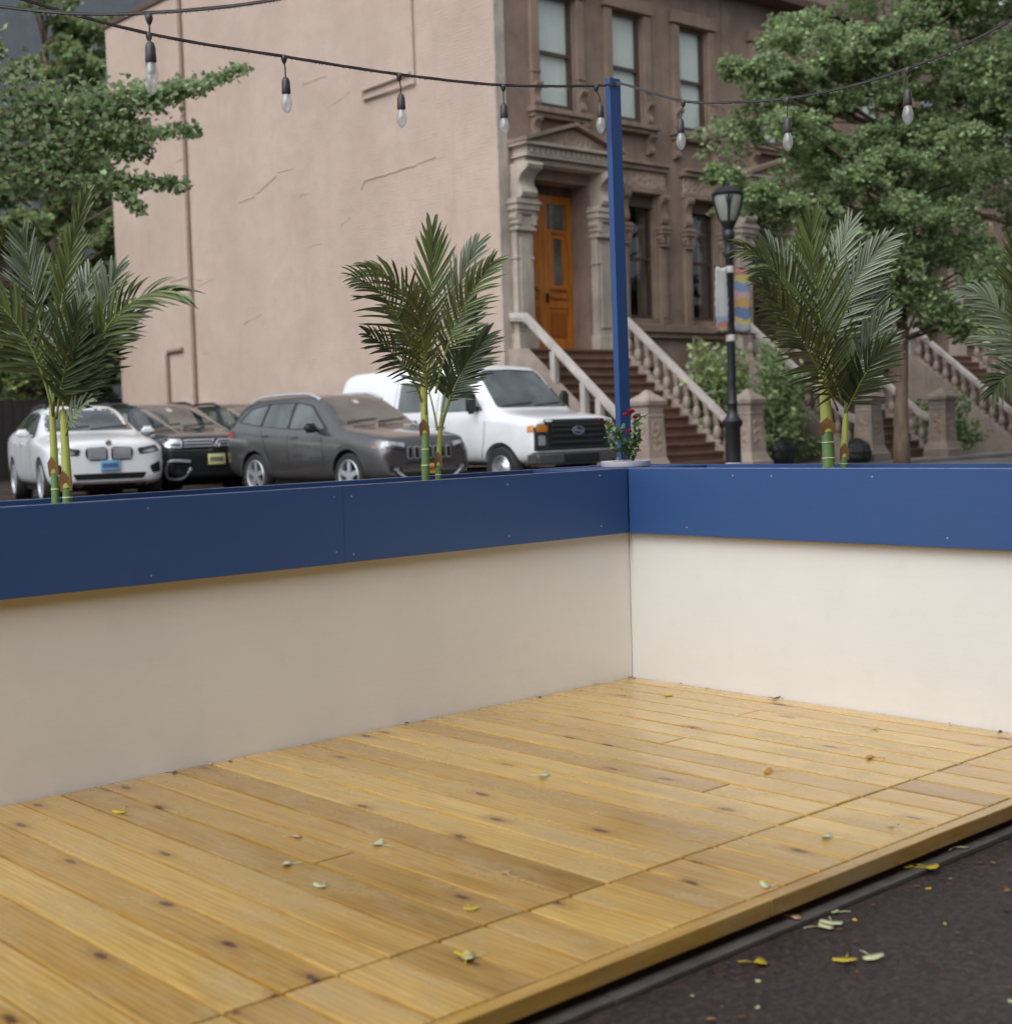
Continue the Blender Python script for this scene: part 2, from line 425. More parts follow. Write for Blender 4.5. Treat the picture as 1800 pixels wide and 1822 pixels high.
# ------------------------------------------------------------------ mesh builder
class MB:
    def __init__(self):
        self.v = []; self.f = []; self.mi = []; self.cur = 0
    def add(self, vs, fs):
        o = len(self.v)
        self.v += [tuple(p) for p in vs]
        for f in fs:
            self.f.append(tuple(i + o for i in f)); self.mi.append(self.cur)
        return self
    def box(self, x0, x1, y0, y1, z0, z1, bev=0.0):
        if x0 > x1: x0, x1 = x1, x0
        if y0 > y1: y0, y1 = y1, y0
        if z0 > z1: z0, z1 = z1, z0
        if bev <= 0:
            return self.add([(x0, y0, z0), (x1, y0, z0), (x1, y1, z0), (x0, y1, z0), (x0, y0, z1), (x1, y0, z1), (x1, y1, z1), (x0, y1, z1)],
                            [(0, 3, 2, 1), (4, 5, 6, 7), (0, 1, 5, 4), (1, 2, 6, 5), (2, 3, 7, 6), (3, 0, 4, 7)])
        bm = bmesh.new()
        bmesh.ops.create_cube(bm, size=1.0, matrix=Matrix.Translation(((x0 + x1) / 2, (y0 + y1) / 2, (z0 + z1) / 2)) @ Matrix.Diagonal((x1 - x0, y1 - y0, z1 - z0, 1)))
        bmesh.ops.bevel(bm, geom=bm.edges[:], offset=bev, segments=2, affect='EDGES', profile=0.6)
        self.bm(bm); return self
    def bm(self, bm, mtx=None):
        bm.verts.index_update()
        vs = [(mtx @ v.co) if mtx else v.co.copy() for v in bm.verts]
        self.add(vs, [[v.index for v in f.verts] for f in bm.faces]); bm.free()
        return self
    def ring(self, c, t, r, n, ref=None):
        t = Vector(t).normalized()
        a = Vector(ref) if ref is not None else (Vector((0, 0, 1)) if abs(t.z) < 0.9 else Vector((1, 0, 0)))
        s = t.cross(a).normalized(); q = s.cross(t).normalized()
        return [Vector(c) + s * (r * math.cos(2 * PI * k / n)) + q * (r * math.sin(2 * PI * k / n)) for k in range(n)]
    def tube(self, pts, rad, n=8, cap=True):
        pts = [Vector(p) for p in pts]
        if not hasattr(rad, '__len__'): rad = [rad] * len(pts)
        vs = []
        for i, p in enumerate(pts):
            t = pts[min(i + 1, len(pts) - 1)] - pts[max(i - 1, 0)]
            vs += self.ring(p, t, rad[i], n)
        fs = []
        for i in range(len(pts) - 1):
            for k in range(n):
                a = i * n + k; b = i * n + (k + 1) % n
                fs.append((a, b, b + n, a + n))
        if cap:
            fs.append(tuple(range(n))[::-1]); fs.append(tuple((len(pts) - 1) * n + k for k in range(n)))
        return self.add(vs, fs)
    def lathe(self, prof, c=(0, 0, 0), n=16, axis='z', sq=False, cap=True):
        """prof: list of (r, h)"""
        c = Vector(c); vs = []; fs = []
        for r, h in prof:
            for k in range(n):
                a = 2 * PI * k / n + (PI / 4 if sq else 0)
                rr = r * (math.sqrt(2) if sq else 1)
                q = (rr * math.cos(a), rr * math.sin(a), h)
                if axis == 'x': q = (q[2], q[0], q[1])
                if axis == 'y': q = (q[0], q[2], q[1])
                vs.append(c + Vector(q))
        for i in range(len(prof) - 1):
            for k in range(n):
                a = i * n + k; b = i * n + (k + 1) % n
                fs.append((a, b, b + n, a + n))
        if cap: fs.append(tuple(range(n))[::-1]); fs.append(tuple((len(prof) - 1) * n + k for k in range(n)))
        return self.add(vs, fs)
    def prism(self, poly, axis, a0, a1):
        """poly in the two other axes (order x,y,z without axis), extruded along axis"""
        def mk(p, a):
            return {'x': (a, p[0], p[1]), 'y': (p[0], a, p[1]), 'z': (p[0], p[1], a)}[axis]
        n = len(poly)
        vs = [mk(p, a0) for p in poly] + [mk(p, a1) for p in poly]
        fs = [tuple(range(n))[::-1], tuple(range(n, 2 * n))]
        for k in range(n):
            fs.append((k, (k + 1) % n, n + (k + 1) % n, n + k))
        return self.add(vs, fs)
    def build(self, name, mats, parent=None, smooth=False, recalc=True, angle=None, bevel=0.0):
        me = bpy.data.meshes.new(name)
        me.from_pydata(self.v, [], self.f)
        if not isinstance(mats, (list, tuple)): mats = [mats]
        for m in mats: me.materials.append(m)
        if len(mats) > 1: me.polygons.foreach_set('material_index', self.mi)
        if recalc or bevel:
            bm = bmesh.new(); bm.from_mesh(me)
            if recalc: bmesh.ops.recalc_face_normals(bm, faces=bm.faces[:])
            bm.to_mesh(me); bm.free()
        o = bpy.data.objects.new(name, me)
        COL.objects.link(o)
        if parent is not None: o.parent = parent
        if smooth:
            me.polygons.foreach_set('use_smooth', [True] * len(me.polygons))
            if angle is not None:
                me.set_sharp_from_angle(angle=math.radians(angle))
        me.update()
        return o

def empty(name, label=None, cat=None, loc=(0, 0, 0), group=None):
    o = bpy.data.objects.new(name, None); COL.objects.link(o)
    o.empty_display_size = 0.2
    o.location = loc
    if label: o['label'] = label
    if cat: o['category'] = cat
    if group: o['group'] = group
    return o

def tag(o, label, cat, group=None, kind=None):
    if label: o['label'] = label
    if cat: o['category'] = cat
    if group: o['group'] = group
    if kind: o['kind'] = kind
    return o

def copy_tree(o, parent=None):
    c = o.copy(); COL.objects.link(c)
    if parent is not None:
        c.parent = parent
    for ch in list(o.children):
        copy_tree(ch, c)
    return c

def under(o, root):
    """parent a world-space mesh under a root that sits away from the origin"""
    o.parent = root
    o.matrix_parent_inverse = Matrix.Translation(-Vector(root.location))
    return o

# ------------------------------------------------------------------ world, sun, camera
SUN_EL, SUN_AZ = math.radians(48), math.radians(196)   # direction TO the light, azimuth measured from +X towards +Y
w = bpy.data.worlds.new('World'); scene.world = w; w.use_nodes = True
wn = w.node_tree.nodes; wl = w.node_tree.links
bg = wn['Background']
sky = wn.new('ShaderNodeTexSky'); sky.sky_type = 'NISHITA'; sky.sun_disc = False
sky.sun_elevation = SUN_EL
sky.sun_rotation = math.radians(90) - SUN_AZ
sky.air_density = 1.0; sky.dust_density = 4.0; sky.ozone_density = 1.0
hs = wn.new('ShaderNodeHueSaturation'); hs.inputs['Saturation'].default_value = 0.16
wl.new(sky.outputs[0], hs.inputs['Color'])
tn = wn.new('ShaderNodeMixRGB'); tn.blend_type = 'MULTIPLY'; tn.inputs['Fac'].default_value = 1.0
tn.inputs['Color2'].default_value = (0.93, 0.985, 1.07, 1)
wl.new(hs.outputs[0], tn.inputs['Color1'])
wl.new(tn.outputs[0], bg.inputs['Color'])
bg.inputs['Strength'].default_value = 0.13
sl = bpy.data.lights.new('sun', 'SUN'); sl.energy = 0.9; sl.angle = math.radians(75); sl.color = (0.98, 0.99, 1.0)
so = bpy.data.objects.new('sun', sl); COL.objects.link(so)
dv = Vector((math.cos(SUN_EL) * math.cos(SUN_AZ), math.cos(SUN_EL) * math.sin(SUN_AZ), math.sin(SUN_EL)))
so.rotation_euler = dv.to_track_quat('Z', 'Y').to_euler()
so.location = (0, 0, 30)

cam = bpy.data.cameras.new('camera'); co = bpy.data.objects.new('camera', cam); COL.objects.link(co)
mw = Matrix((CR, CU, -CF)).transposed().to_4x4(); mw.translation = EYE
co.matrix_world = mw
cam.sensor_fit = 'HORIZONTAL'; cam.sensor_width = 62.8; cam.lens = F_PX / 1800 * 62.8
cam.clip_end = 500; cam.clip_start = 0.05
cam.dof.use_dof = True; cam.dof.focus_distance = 6.3; cam.dof.aperture_fstop = 5.8
scene.camera = co
scene.view_settings.view_transform = 'Standard'; scene.view_settings.look = 'None'
scene.view_settings.exposure = 0.42; scene.view_settings.gamma = 1.0
scene.cycles.max_bounces = 8; scene.cycles.transparent_max_bounces = 12
scene.cycles.caustics_reflective = False; scene.cycles.caustics_refractive = False

# ------------------------------------------------------------------ ground
def struct(name, mb, m):
    o = mb.build(name, m); o['kind'] = 'structure'; return o
g = MB(); g.box(-220, 220, -220, 9.2, -0.4, -0.086); struct('street', g, M['asphalt'])
g = MB(); g.box(-220, 220, 9.2, 9.38, -0.4, 0.06, 0.012); struct('kerb', g, M['concrete'])
g = MB(); g.box(-220, 220, 9.38, 12.6, -0.4, 0.075); struct('sidewalk', g, M['concrete'])
g = MB(); g.box(-220, 14.4, 12.6, 220, -0.4, 0.072); struct('parking_lot', g, M['asphalt'])
g = MB(); g.box(14.4, 220, 12.6, 16.96, -0.4, GZ - 0.03); struct('front_yard', g, M['concrete'])
g = MB(); g.box(14.4, 220, 33.6, 220, -0.4, GZ - 0.04); struct('back_yard', g, M['soil'])

# ------------------------------------------------------------------ parklet deck
deck = empty('wooden_deck', 'wet honey-coloured plank deck with scattered leaves inside the blue and white barrier', 'deck', (-2, -1.2, 0))
bw = 0.14
mb = MB(); rnds = []
x = -0.092 - bw * 34
def plank(x0, x1, y0, y1):
    dz = random.uniform(-0.0012, 0.0012)
    n0 = len(mb.f)
    mb.box(x0 + 0.003, x1 - 0.003, y0 + 0.0018, y1 - 0.0018, -0.042, dz, 0.006)
    a = (random.random(), random.random(), random.random())
    rnds.extend([a] * (len(mb.f) - n0))
splits = {-12: -0.62, -5: -1.0, -1: -0.9, -17: -1.25, -22: -0.5, -27: -1.3, -8: -1.55}
k = -33
while k <= 1:
    x0 = -0.092 + bw * (k - 1) if k < 1 else -0.092
    x1 = x0 + bw if k < 1 else 0.019
    if k in splits:
        plank(x0, x1, splits[k], 0.019); plank(x0, x1, -1.9475, splits[k])
    else:
        plank(x0, x1, -1.9475, 0.019)
    plank(x0, x1, -2.288, -1.9525)
    k += 1
o = mb.build('decking', M['deck'])
at = o.data.attributes.new('board', 'FLOAT_VECTOR', 'FACE')
at.data.foreach_set('vector', [c for a in rnds for c in a])
under(o, deck)
def edge_board(x0, x1):
    m2 = MB(); m2.box(x0, x1, -2.33, -2.2905, -0.045, -0.001, 0.004)
    ob = m2.build('edge_board', M['deck_edge'])
    a2 = ob.data.attributes.new('board', 'FLOAT_VECTOR', 'FACE')
    r3 = [random.random() * 0.4, random.random(), random.random()]
    a2.data.foreach_set('vector', r3 * len(ob.data.polygons))
    under(ob, deck)
edge_board(-2.018, -0.02); edge_board(-4.9, -2.022)
m2 = MB(); m2.box(-4.9, -0.02, -2.31, -0.02, -0.084, -0.0425); under(m2.build('joist_frame', M['gap']), deck)
m2 = MB()
xx = -4.9
while xx < -0.05:
    L = random.uniform(0.9, 1.5)
    m2.box(xx, min(xx + L, -0.04), -2.352 + random.uniform(-0.003, 0.003), -2.312, -0.0855, -0.070 + random.uniform(-0.002, 0.002), 0.003)
    xx += L + 0.006
under(m2.build('base_strip', M['sleeper']), deck)

# ------------------------------------------------------------------ parklet barrier walls with planter boxes on top
PW = 0.42
HB = 0.664
def wobble(o):
    return o
wl_ = empty('planter_wall', 'long white plywood wall topped by a deep blue planter box, facing the deck from the left', 'planter wall', (-2.5, 0.0, -0.085))
def part(mbx, name, m, root, **kw):
    return under(mbx.build(name, m, **kw), root)
b = MB(); b.box(-5.6, 0.02, 0.022, 0.04, -0.08, HB - 0.002); part(b, 'white_panel', M['white'], wl_)
b = MB(); b.box(-5.6, -1.5915, -0.020, -0.001, HB, H, 0.0025); part(b, 'front_board', M['blue'], wl_)
b = MB(); b.box(-1.5905, -0.0215, -0.018, -0.001, HB + 0.001, H - 0.001, 0.0025); part(b, 'front_board', M['blue'], wl_)
b = MB(); b.box(-5.6, 0.42, PW - 0.02, PW, HB, H + 0.001, 0.002); part(b, 'back_board', M['blue'], wl_)
b = MB(); b.box(-5.6, 0.0, 0.0005, PW - 0.022, HB + 0.0005, HB + 0.02); part(b, 'bottom_board', M['blue'], wl_)
b = MB(); b.box(-5.6, -0.23, 0.0225, PW - 0.0225, HB + 0.0205, H - 0.09); part(b, 'planter_soil', M['soil'], wl_)
b = MB(); b.box(-0.215, -0.196, 0.0, PW - 0.021, HB + 0.0205, H - 0.002); part(b, 'divider', M['blue'], wl_)
b = MB(); b.box(-5.6, 0.415, PW - 0.045, PW - 0.025, -0.084, HB - 0.002); part(b, 'outer_panel', M['white'], wl_)

b = MB(); b.box(-5.6, -0.0215, -0.0185, -0.002, H - 0.0006, H + 0.0012); part(b, 'sky_lit_edge', M['edge'], wl_)  # thin pale strip, wet sky light painted along the board top
b = MB(); b.box(-5.6, 0.41, PW - 0.0185, PW - 0.0015, H + 0.0006, H + 0.0022); part(b, 'sky_lit_edge', M['edge'], wl_)
wr_ = empty('planter_wall', 'short white end wall under a brighter blue planter box, right of the deck corner', 'planter wall', (0.0, -1.2, -0.085))
b = MB(); b.box(0.022, 0.04, -2.35, 0.0215, -0.08, HB - 0.002); part(b, 'white_panel', M['white'], wr_)
b = MB(); b.box(-0.020, -0.001, -2.35, -0.0205, HB, H, 0.0025); part(b, 'front_board', M['blue'], wr_)
b = MB(); b.box(PW - 0.02, PW, -2.35, PW - 0.021, HB, H + 0.001, 0.002); part(b, 'back_board', M['blue'], wr_)
b = MB(); b.box(0.0005, PW - 0.022, -2.35, -0.002, HB + 0.0005, HB + 0.02); part(b, 'bottom_board', M['blue'], wr_)
b = MB(); b.box(0.0225, PW - 0.0225, -2.35, -0.13, HB + 0.0205, H - 0.09); part(b, 'planter_soil', M['soil'], wr_)
b = MB(); b.box(0.0, PW - 0.021, -0.125, -0.106, HB + 0.0205, H - 0.002); part(b, 'divider', M['blue'], wr_)
b = MB(); b.box(-0.195, PW - 0.021, -0.0005, PW - 0.021, H - 0.022, H - 0.003, 0.002); part(b, 'corner_lid', M['blue'], wr_)
b = MB(); b.box(PW - 0.045, PW - 0.025, -2.35, PW - 0.046, -0.084, HB - 0.002); part(b, 'outer_panel', M['white'], wr_)

b = MB(); b.box(-0.0185, -0.002, -2.35, -0.022, H - 0.0006, H + 0.0012); part(b, 'sky_lit_edge', M['edge'], wr_)
added_wall_ = empty('planter_wall', 'unseen matching end wall added beyond the left picture edge to darken the long wall', 'planter wall', (-5.5, -1.2, -0.085))  # unseen wall, added to block light from the long wall's left end
b = MB(); b.box(-5.62, -5.60, -2.35, 0.42, -0.08, HB + 0.02); part(b, 'white_panel', M['white'], added_wall_)
b = MB(); b.box(-5.598, -5.58, -2.35, -0.022, HB, H, 0.0025); part(b, 'front_board', M['blue'], added_wall_)
b = MB(); b.box(-6.02, -6.0, -2.35, 0.42, HB, H, 0.0025); part(b, 'back_board', M['blue'], added_wall_)
b = MB(); b.box(-5.999, -5.601, -2.35, 0.42, HB, H - 0.09); part(b, 'planter_soil', M['soil'], added_wall_)

for (x_, y_, z_, r_) in [(-0.0205, -0.62, 0.925, wr_), (-0.0205, -0.82, 0.925, wr_), (-0.0205, -1.62, 0.70, wr_), (-0.0205, -0.36, 0.70, wr_), (-0.0205, -1.30, 0.925, wr_)]:
    b = MB(); b.lathe([(0.0005, -0.0012), (0.0038, -0.001), (0.0042, 0.0006)], (x_, y_, z_), 10, 'x'); part(b, 'screw', M['edge'], r_)
for x_ in (-1.63, -1.55, -0.75, -2.4, -0.2):
    for z_ in (0.70, 0.925):
        b = MB(); b.lathe([(0.0005, -0.0012), (0.0038, -0.001), (0.0042, 0.0006)], (x_, -0.0195, z_ + random.uniform(-0.01, 0.01)), 10, 'y'); part(b, 'screw', M['edge'], wl_)

# ------------------------------------------------------------------ blue post
b = MB(); b.box(0.434, 0.510, 0.446, 0.480, -0.086, 2.845, 0.003)
post = b.build('blue_post', M['blue'])
for v in post.data.vertices:      # the post leans a touch
    v.co.x -= 0.012 * (v.co.z - 0.9) / 2.0
tag(post, 'tall slim blue timber post standing behind the flower bowl at the planter corner', 'post')

# ------------------------------------------------------------------ flower bowl and rose
BX, BY = 0.17, 0.17
b = MB()
b.lathe([(0.100, 0), (0.112, 0.002), (0.1165, 0.012), (0.118, 0.028), (0.113, 0.029), (0.105, 0.022), (0.02, 0.018)], (BX, BY, H - 0.002), 40)
bowl = b.build('flower_bowl', M['bowl'], smooth=True, angle=40)
tag(bowl, 'shallow pale round bowl on the blue planter corner', 'bowl')
b = MB(); b.lathe([(0.10, 0.019), (0.08, 0.026), (0.01, 0.03)], (BX, BY, H - 0.002), 24); b.build('bowl_soil', M['soil'], parent=bowl)

def blade_mesh(name, items, m, parent=None, cup=0.25):
    """simple pointed leaves: items = (base, dir, normal, length, width, rnd)"""
    V = []; Fc = []; R = []
    for p, d, n, L, W, r in items:
        d = d.normalized(); s = d.cross(n).normalized(); nn = s.cross(d)
        o = len(V)
        V += [p, p + d * L * 0.33 - s * W * 0.5 + nn * W * cup, p + d * L * 0.33 + nn * 0, p + d * L * 0.33 + s * W * 0.5 + nn * W * cup,
              p + d * L * 0.7 - s * W * 0.36 + nn * (W * cup - L * 0.06), p + d * L * 0.7 - nn * L * 0.06, p + d * L * 0.7 + s * W * 0.36 + nn * (W * cup - L * 0.06),
              p + d * L - nn * L * 0.16]
        for f in ((0, 1, 2), (0, 2, 3), (1, 4, 5, 2), (2, 5, 6, 3), (4, 7, 5), (5, 7, 6)):
            Fc.append(tuple(i + o for i in f)); R.append(r)
    me = bpy.data.meshes.new(name); me.from_pydata([tuple(v) for v in V], [], Fc)
    me.materials.append(m)
    a = me.attributes.new('rnd', 'FLOAT', 'FACE'); a.data.foreach_set('value', R)
    me.polygons.foreach_set('use_smooth', [True] * len(me.polygons))
    o = bpy.data.objects.new(name, me); COL.objects.link(o)
    if parent is not None: o.parent = parent
    return o

def rvec(s=1.0):
    return Vector((random.gauss(0, s), random.gauss(0, s), random.gauss(0, s)))

Zb = (Vector((BX, BY, 1)) - EYE).dot(CF)
rose = empty('rose_bush', 'small rose bush with red blooms growing from the pale bowl', 'rose', (BX, BY, H + 0.02))
stems = [((1118, 815), (1112, 775), (1082, 752)), ((1120, 815), (1126, 770), (1140, 740)), ((1112, 815), (1104, 780), (1100, 765)),
         ((1125, 815), (1136, 785), (1128, 755)), ((1105, 815), (1090, 795), (1080, 765)), ((1128, 815), (1132, 790), (1136, 760)), ((1120, 815), (1115, 800), (1118, 770))]
sm = MB(); leaves = []
for i, (a, c, d) in enumerate(stems):
    dz = [0, random.uniform(-0.06, 0.03), random.uniform(-0.1, 0.04)]
    P = [px(*a, Zb), px(*c, Zb + dz[1]), px(*d, Zb + dz[2])]
    pts = [P[0] * (1 - t) ** 2 + P[1] * 2 * t * (1 - t) + P[2] * t * t for t in [j / 8 for j in range(9)]]
    sm.tube(pts, [0.0022 - 0.0012 * j / 8 for j in range(9)], 5)
    for j in range(1, 9):
        for q in range(4):
            dr = (rvec() + Vector((0, 0, 0.2)) - CF * 0.5)
            leaves.append((pts[j] + rvec(0.006), dr, Vector((0, 0, 1)) + rvec(0.4), random.uniform(0.024, 0.044), random.uniform(0.014, 0.024), random.random()))
under(sm.build('stem', M['stem'], smooth=True), rose)
under(blade_mesh('foliage', leaves, M['roseleaf']), rose)
for u, v, s in [(1122, 736, .017), (1112, 740, .012), (1130, 745, .013), (1070, 750, .012), (1094, 768, .010), (1106, 772, .011), (1118, 771, .014), (1113, 741, .012)]:
    c = px(u, v, Zb - 0.05 + random.uniform(-0.04, 0.03))
    s *= 1.5
    fb = MB()
    for ring_, (n_, rr, tilt) in enumerate([(5, 0.9, 0.5), (5, 0.85, 1.1), (4, 0.8, 2.2)]):
        for q in range(n_):
            a = 2 * PI * q / n_ + ring_
            d = Vector((math.cos(a), math.sin(a), tilt)).normalized()
            t_ = Vector((-math.sin(a), math.cos(a), 0))
            u_ = t_.cross(d)
            w_ = s * 0.55 * (1.2 - 0.25 * ring_)
            L = s * rr
            pv = [c, c + d * L * 0.5 - t_ * w_ * 0.7, c + d * L * 0.95 - t_ * w_ * 0.6 + Vector((0, 0, L * 0.2)), c + d * L * 1.05 + Vector((0, 0, L * 0.12)), c + d * L * 0.95 + t_ * w_ * 0.6 + Vector((0, 0, L * 0.2)), c + d * L * 0.5 + t_ * w_ * 0.7]
            fb.add(pv, [(0, 1, 2, 3), (0, 3, 4, 5)])
    under(fb.build('flower', M['rose'], smooth=True, recalc=False), rose)

# ------------------------------------------------------------------ string lights
def bez_chain(pts, sub=14):
    pts = [Vector(p) for p in pts]; out = []
    for i in range(len(pts) - 1):
        p0 = pts[max(i - 1, 0)]; p1 = pts[i]; p2 = pts[i + 1]; p3 = pts[min(i + 2, len(pts) - 1)]
        for k in range(sub):
            t = k / sub
            out.append(0.5 * ((2 * p1) + (p2 - p0) * t + (2 * p0 - 5 * p1 + 4 * p2 - p3) * t * t + (3 * p1 - p0 - 3 * p2 + p3) * t ** 3))
    out.append(pts[-1]); return out

def lamp_set(root, p, swing, dr):
    """lamp holder on a short lead hanging from the cord at p, the bulb as its sub-part"""
    top = Vector(p); q = top + Vector((swing[0], swing[1], -0.088))
    h = MB()
    h.lathe([(0.004, 0.012), (0.010, 0.008), (0.013, -0.002), (0.010, -0.014), (0.0045, -0.024)], top, 12)
    mid = top + (q - top) * 0.5 + Vector((swing[0] * 0.4, swing[1] * 0.4, 0.0))
    h.tube([top + Vector((0, 0, -0.015)), mid, q], 0.0032, 7)
    h.lathe([(0.006, 0.012), (0.0125, 0.006), (0.0165, -0.006), (0.0175, -0.030), (0.0185, -0.050), (0.0165, -0.054)], q, 18)
    ho = under(h.build('lamp_holder', M['cord'], smooth=True, angle=50), root)
    bl = MB()
    bl.lathe([(0.012, -0.052), (0.014, -0.060), (0.0195, -0.075), (0.0225, -0.092), (0.0205, -0.108), (0.014, -0.122), (0.006, -0.131), (0.001, -0.133)], q, 20)
    bo = bl.build('bulb', M['bulb'], smooth=True); bo.parent = ho
    fl = MB(); fl.tube([q + Vector((0.004 * math.sin(i * 2.2), 0.004 * math.cos(i * 2.2), -0.058 - i * 0.005)) for i in range(11)], 0.0007, 4)
    fo = fl.build('filament', M['fil']); fo.parent = ho

def string(label, chain, bulbs, frm):
    root = empty('string_light', label, 'string light', frm)
    pts = bez_chain(chain)
    c = MB(); c.tube(pts, 0.0042, 8); c.tube([p + Vector((0, 0, 0.006)) + Vector((0.002 * math.sin(i * 1.3), 0.002 * math.cos(i * 1.3), 0)) for i, p in enumerate(pts)], 0.0022, 6)
    under(c.build('cord', M['cord'], smooth=True), root)
    d = MB()
    L = 0.0
    for i in range(len(pts) - 1):
        seg = (pts[i + 1] - pts[i]).length
        n = max(1, int(seg / 0.011))
        for j in range(n):
            if random.random() < 0.72:
                p = pts[i].lerp(pts[i + 1], (j + random.random()) / n) + Vector((0, 0, -0.0052))
                r = random.uniform(0.0016, 0.0030)
                d.lathe([(r * 0.5, r * 0.7), (r, 0), (r * 0.85, -r * 0.9), (r * 0.2, -r * 1.5)], p, 6)
    under(tag(d.build('water_drops', M['drop'], smooth=True), None, None, kind='stuff'), root)
    for p, sw in bulbs: lamp_set(root, p, sw, frm)
    return root

string('wet black cord of clear bulbs strung left from the blue post before the pink wall',
       [(-3.6, 0.45, 2.86), (-2.65, 0.45, 2.72), (-2.057, 0.45, 2.665), (-1.461, 0.45, 2.668), (-0.878, 0.45, 2.678), (-0.278, 0.45, 2.712), (0.329, 0.45, 2.79), (0.425, 0.443, 2.812)],
       [((-2.657, 0.45, 2.715), (0.0, 0.0)), ((-2.057, 0.45, 2.662), (0.0, 0.0)), ((-1.461, 0.45, 2.665), (0.004, 0.0)), ((-0.878, 0.45, 2.675), (0.006, 0.0)), ((-0.278, 0.45, 2.709), (0.0, 0.0)), ((0.329, 0.45, 2.786), (0.02, -0.005))], (0.42, 0.44, 2.81))
string('wet black cord of clear bulbs strung right from the blue post before the tree',
       [(0.428, 0.441, 2.812), (0.47, 0.397, 2.806), (0.47, 0.024, 2.656), (0.47, -0.292, 2.592), (0.47, -0.571, 2.556), (0.47, -0.863, 2.545), (0.47, -1.162, 2.562), (0.47, -1.5, 2.62), (0.47, -2.4, 2.86)],
       [((0.47, 0.024, 2.652), (-0.012, 0.008)), ((0.47, -0.571, 2.552), (0.0, 0.0)), ((0.47, -1.171, 2.56), (0.0, 0.0)), ((0.47, -1.77, 2.68), (0.0, 0.0))], (0.43, 0.44, 2.81))
# the nearer strand whose bulb dips into the top of the picture
nb = px(265, 30, 4.6)
string('pale clear bulb hanging alone from a nearer cord above the ginkgo branch',
       [nb + CR * -1.6 + Vector((0, 0, 0.25)), nb + CR * -0.6 + Vector((0, 0, 0.05)), nb + Vector((0, 0, 0.012)), nb + CR * 0.7 + Vector((0, 0, 0.12)), nb + CR * 1.8 + Vector((0, 0, 0.5))],
       [(nb, (0, 0))], nb)

# ------------------------------------------------------------------ palms
def bez3(a, b, c, n):
    return [a * (1 - t) ** 2 + b * 2 * t * (1 - t) + c * t * t for t in [i / n for i in range(n + 1)]]

def frond(P, nl, Lmax, nrm, m, width=0.0105, droop=0.25, amax=62, amin=18, start=0.22, side_bias=(1.0, 1.0), lift=0.25, rr=0.0052):
    """one pinnate frond along the polyline P"""
    P = [Vector(p) for p in P]
    rb = MB(); n = len(P) - 1
    nl = int(nl * 1.2)
    rb.tube(P, [rr * (1 - 0.8 * i / n) for i in range(n + 1)], 6)
    cum = [0.0]
    for i in range(n): cum.append(cum[-1] + (P[i + 1] - P[i]).length)
    tot = cum[-1]
    def at_(t):
        s = t * tot
        for i in range(n):
            if s <= cum[i + 1] or i == n - 1:
                k_ = (s - cum[i]) / max(1e-6, cum[i + 1] - cum[i])
                return P[i].lerp(P[i + 1], k_), (P[min(i + 2, n)] - P[max(i - 1, 0)]).normalized()
    V = []; Fc = []; R = []
    for i in range(nl):
        t = start + (1 - start) * (i + 0.5) / nl
        for sgn in (1, -1):
            tt = min(1.0, max(0.0, t + random.uniform(-0.006, 0.006)))
            p, T = at_(tt)
            S = T.cross(nrm).normalized() * sgn
            N = (S.cross(T) * sgn).normalized()
            q = (tt - start) / (1 - start)
            ang = math.radians(amax + (amin - amax) * q ** 0.8 + random.uniform(-6, 6))
            prof = (0.62 + 0.38 * min(1, q / 0.3)) * (1 - 0.52 * max(0, (q - 0.45) / 0.55) ** 1.3)
            if random.random() < 0.05: continue
            L = Lmax * prof * random.uniform(0.78, 1.1) * side_bias[0 if sgn > 0 else 1]
            d = T * math.cos(ang) + S * math.sin(ang) + N * (lift + random.uniform(-0.16, 0.16))
            d.normalize()
            wv = S.cross(d)
            wax = d.cross(N).normalized()
            o = len(V); K = 6
            r = random.random()
            for j in range(K + 1):
                s = j / K
                c = p + d * (L * s) + T * (L * 0.16 * s * s) - Vector((0, 0, 1)) * ((droop + 0.08) * L * s * s)
                ww = width * (0.35 + 0.65 * math.sin(PI * min(1, s * 0.85 + 0.12)) ** 0.8) if j < K else 0.0008
                fold = N * (ww * 0.28)
                V += [c - wax * ww * 0.5 + fold, c, c + wax * ww * 0.5 + fold]
            for j in range(K):
                a = o + j * 3
                Fc += [(a, a + 1, a + 4, a + 3), (a + 1, a + 2, a + 5, a + 4)]
                R += [r, r]
    nv = len(rb.v); nf = len(rb.f)
    me = bpy.data.meshes.new('frond')
    me.from_pydata(rb.v + [tuple(v) for v in V], [], rb.f + [tuple(i + nv for i in f) for f in Fc])
    me.materials.append(M['rachis']); me.materials.append(m)
    me.polygons.foreach_set('material_index', [0] * nf + [1] * len(Fc))
    a = me.attributes.new('rnd', 'FLOAT', 'FACE'); a.data.foreach_set('value', [0.5] * nf + R)
    me.polygons.foreach_set('use_smooth', [True] * len(me.polygons))
    ob = bpy.data.objects.new('frond', me); COL.objects.link(ob)
    return ob

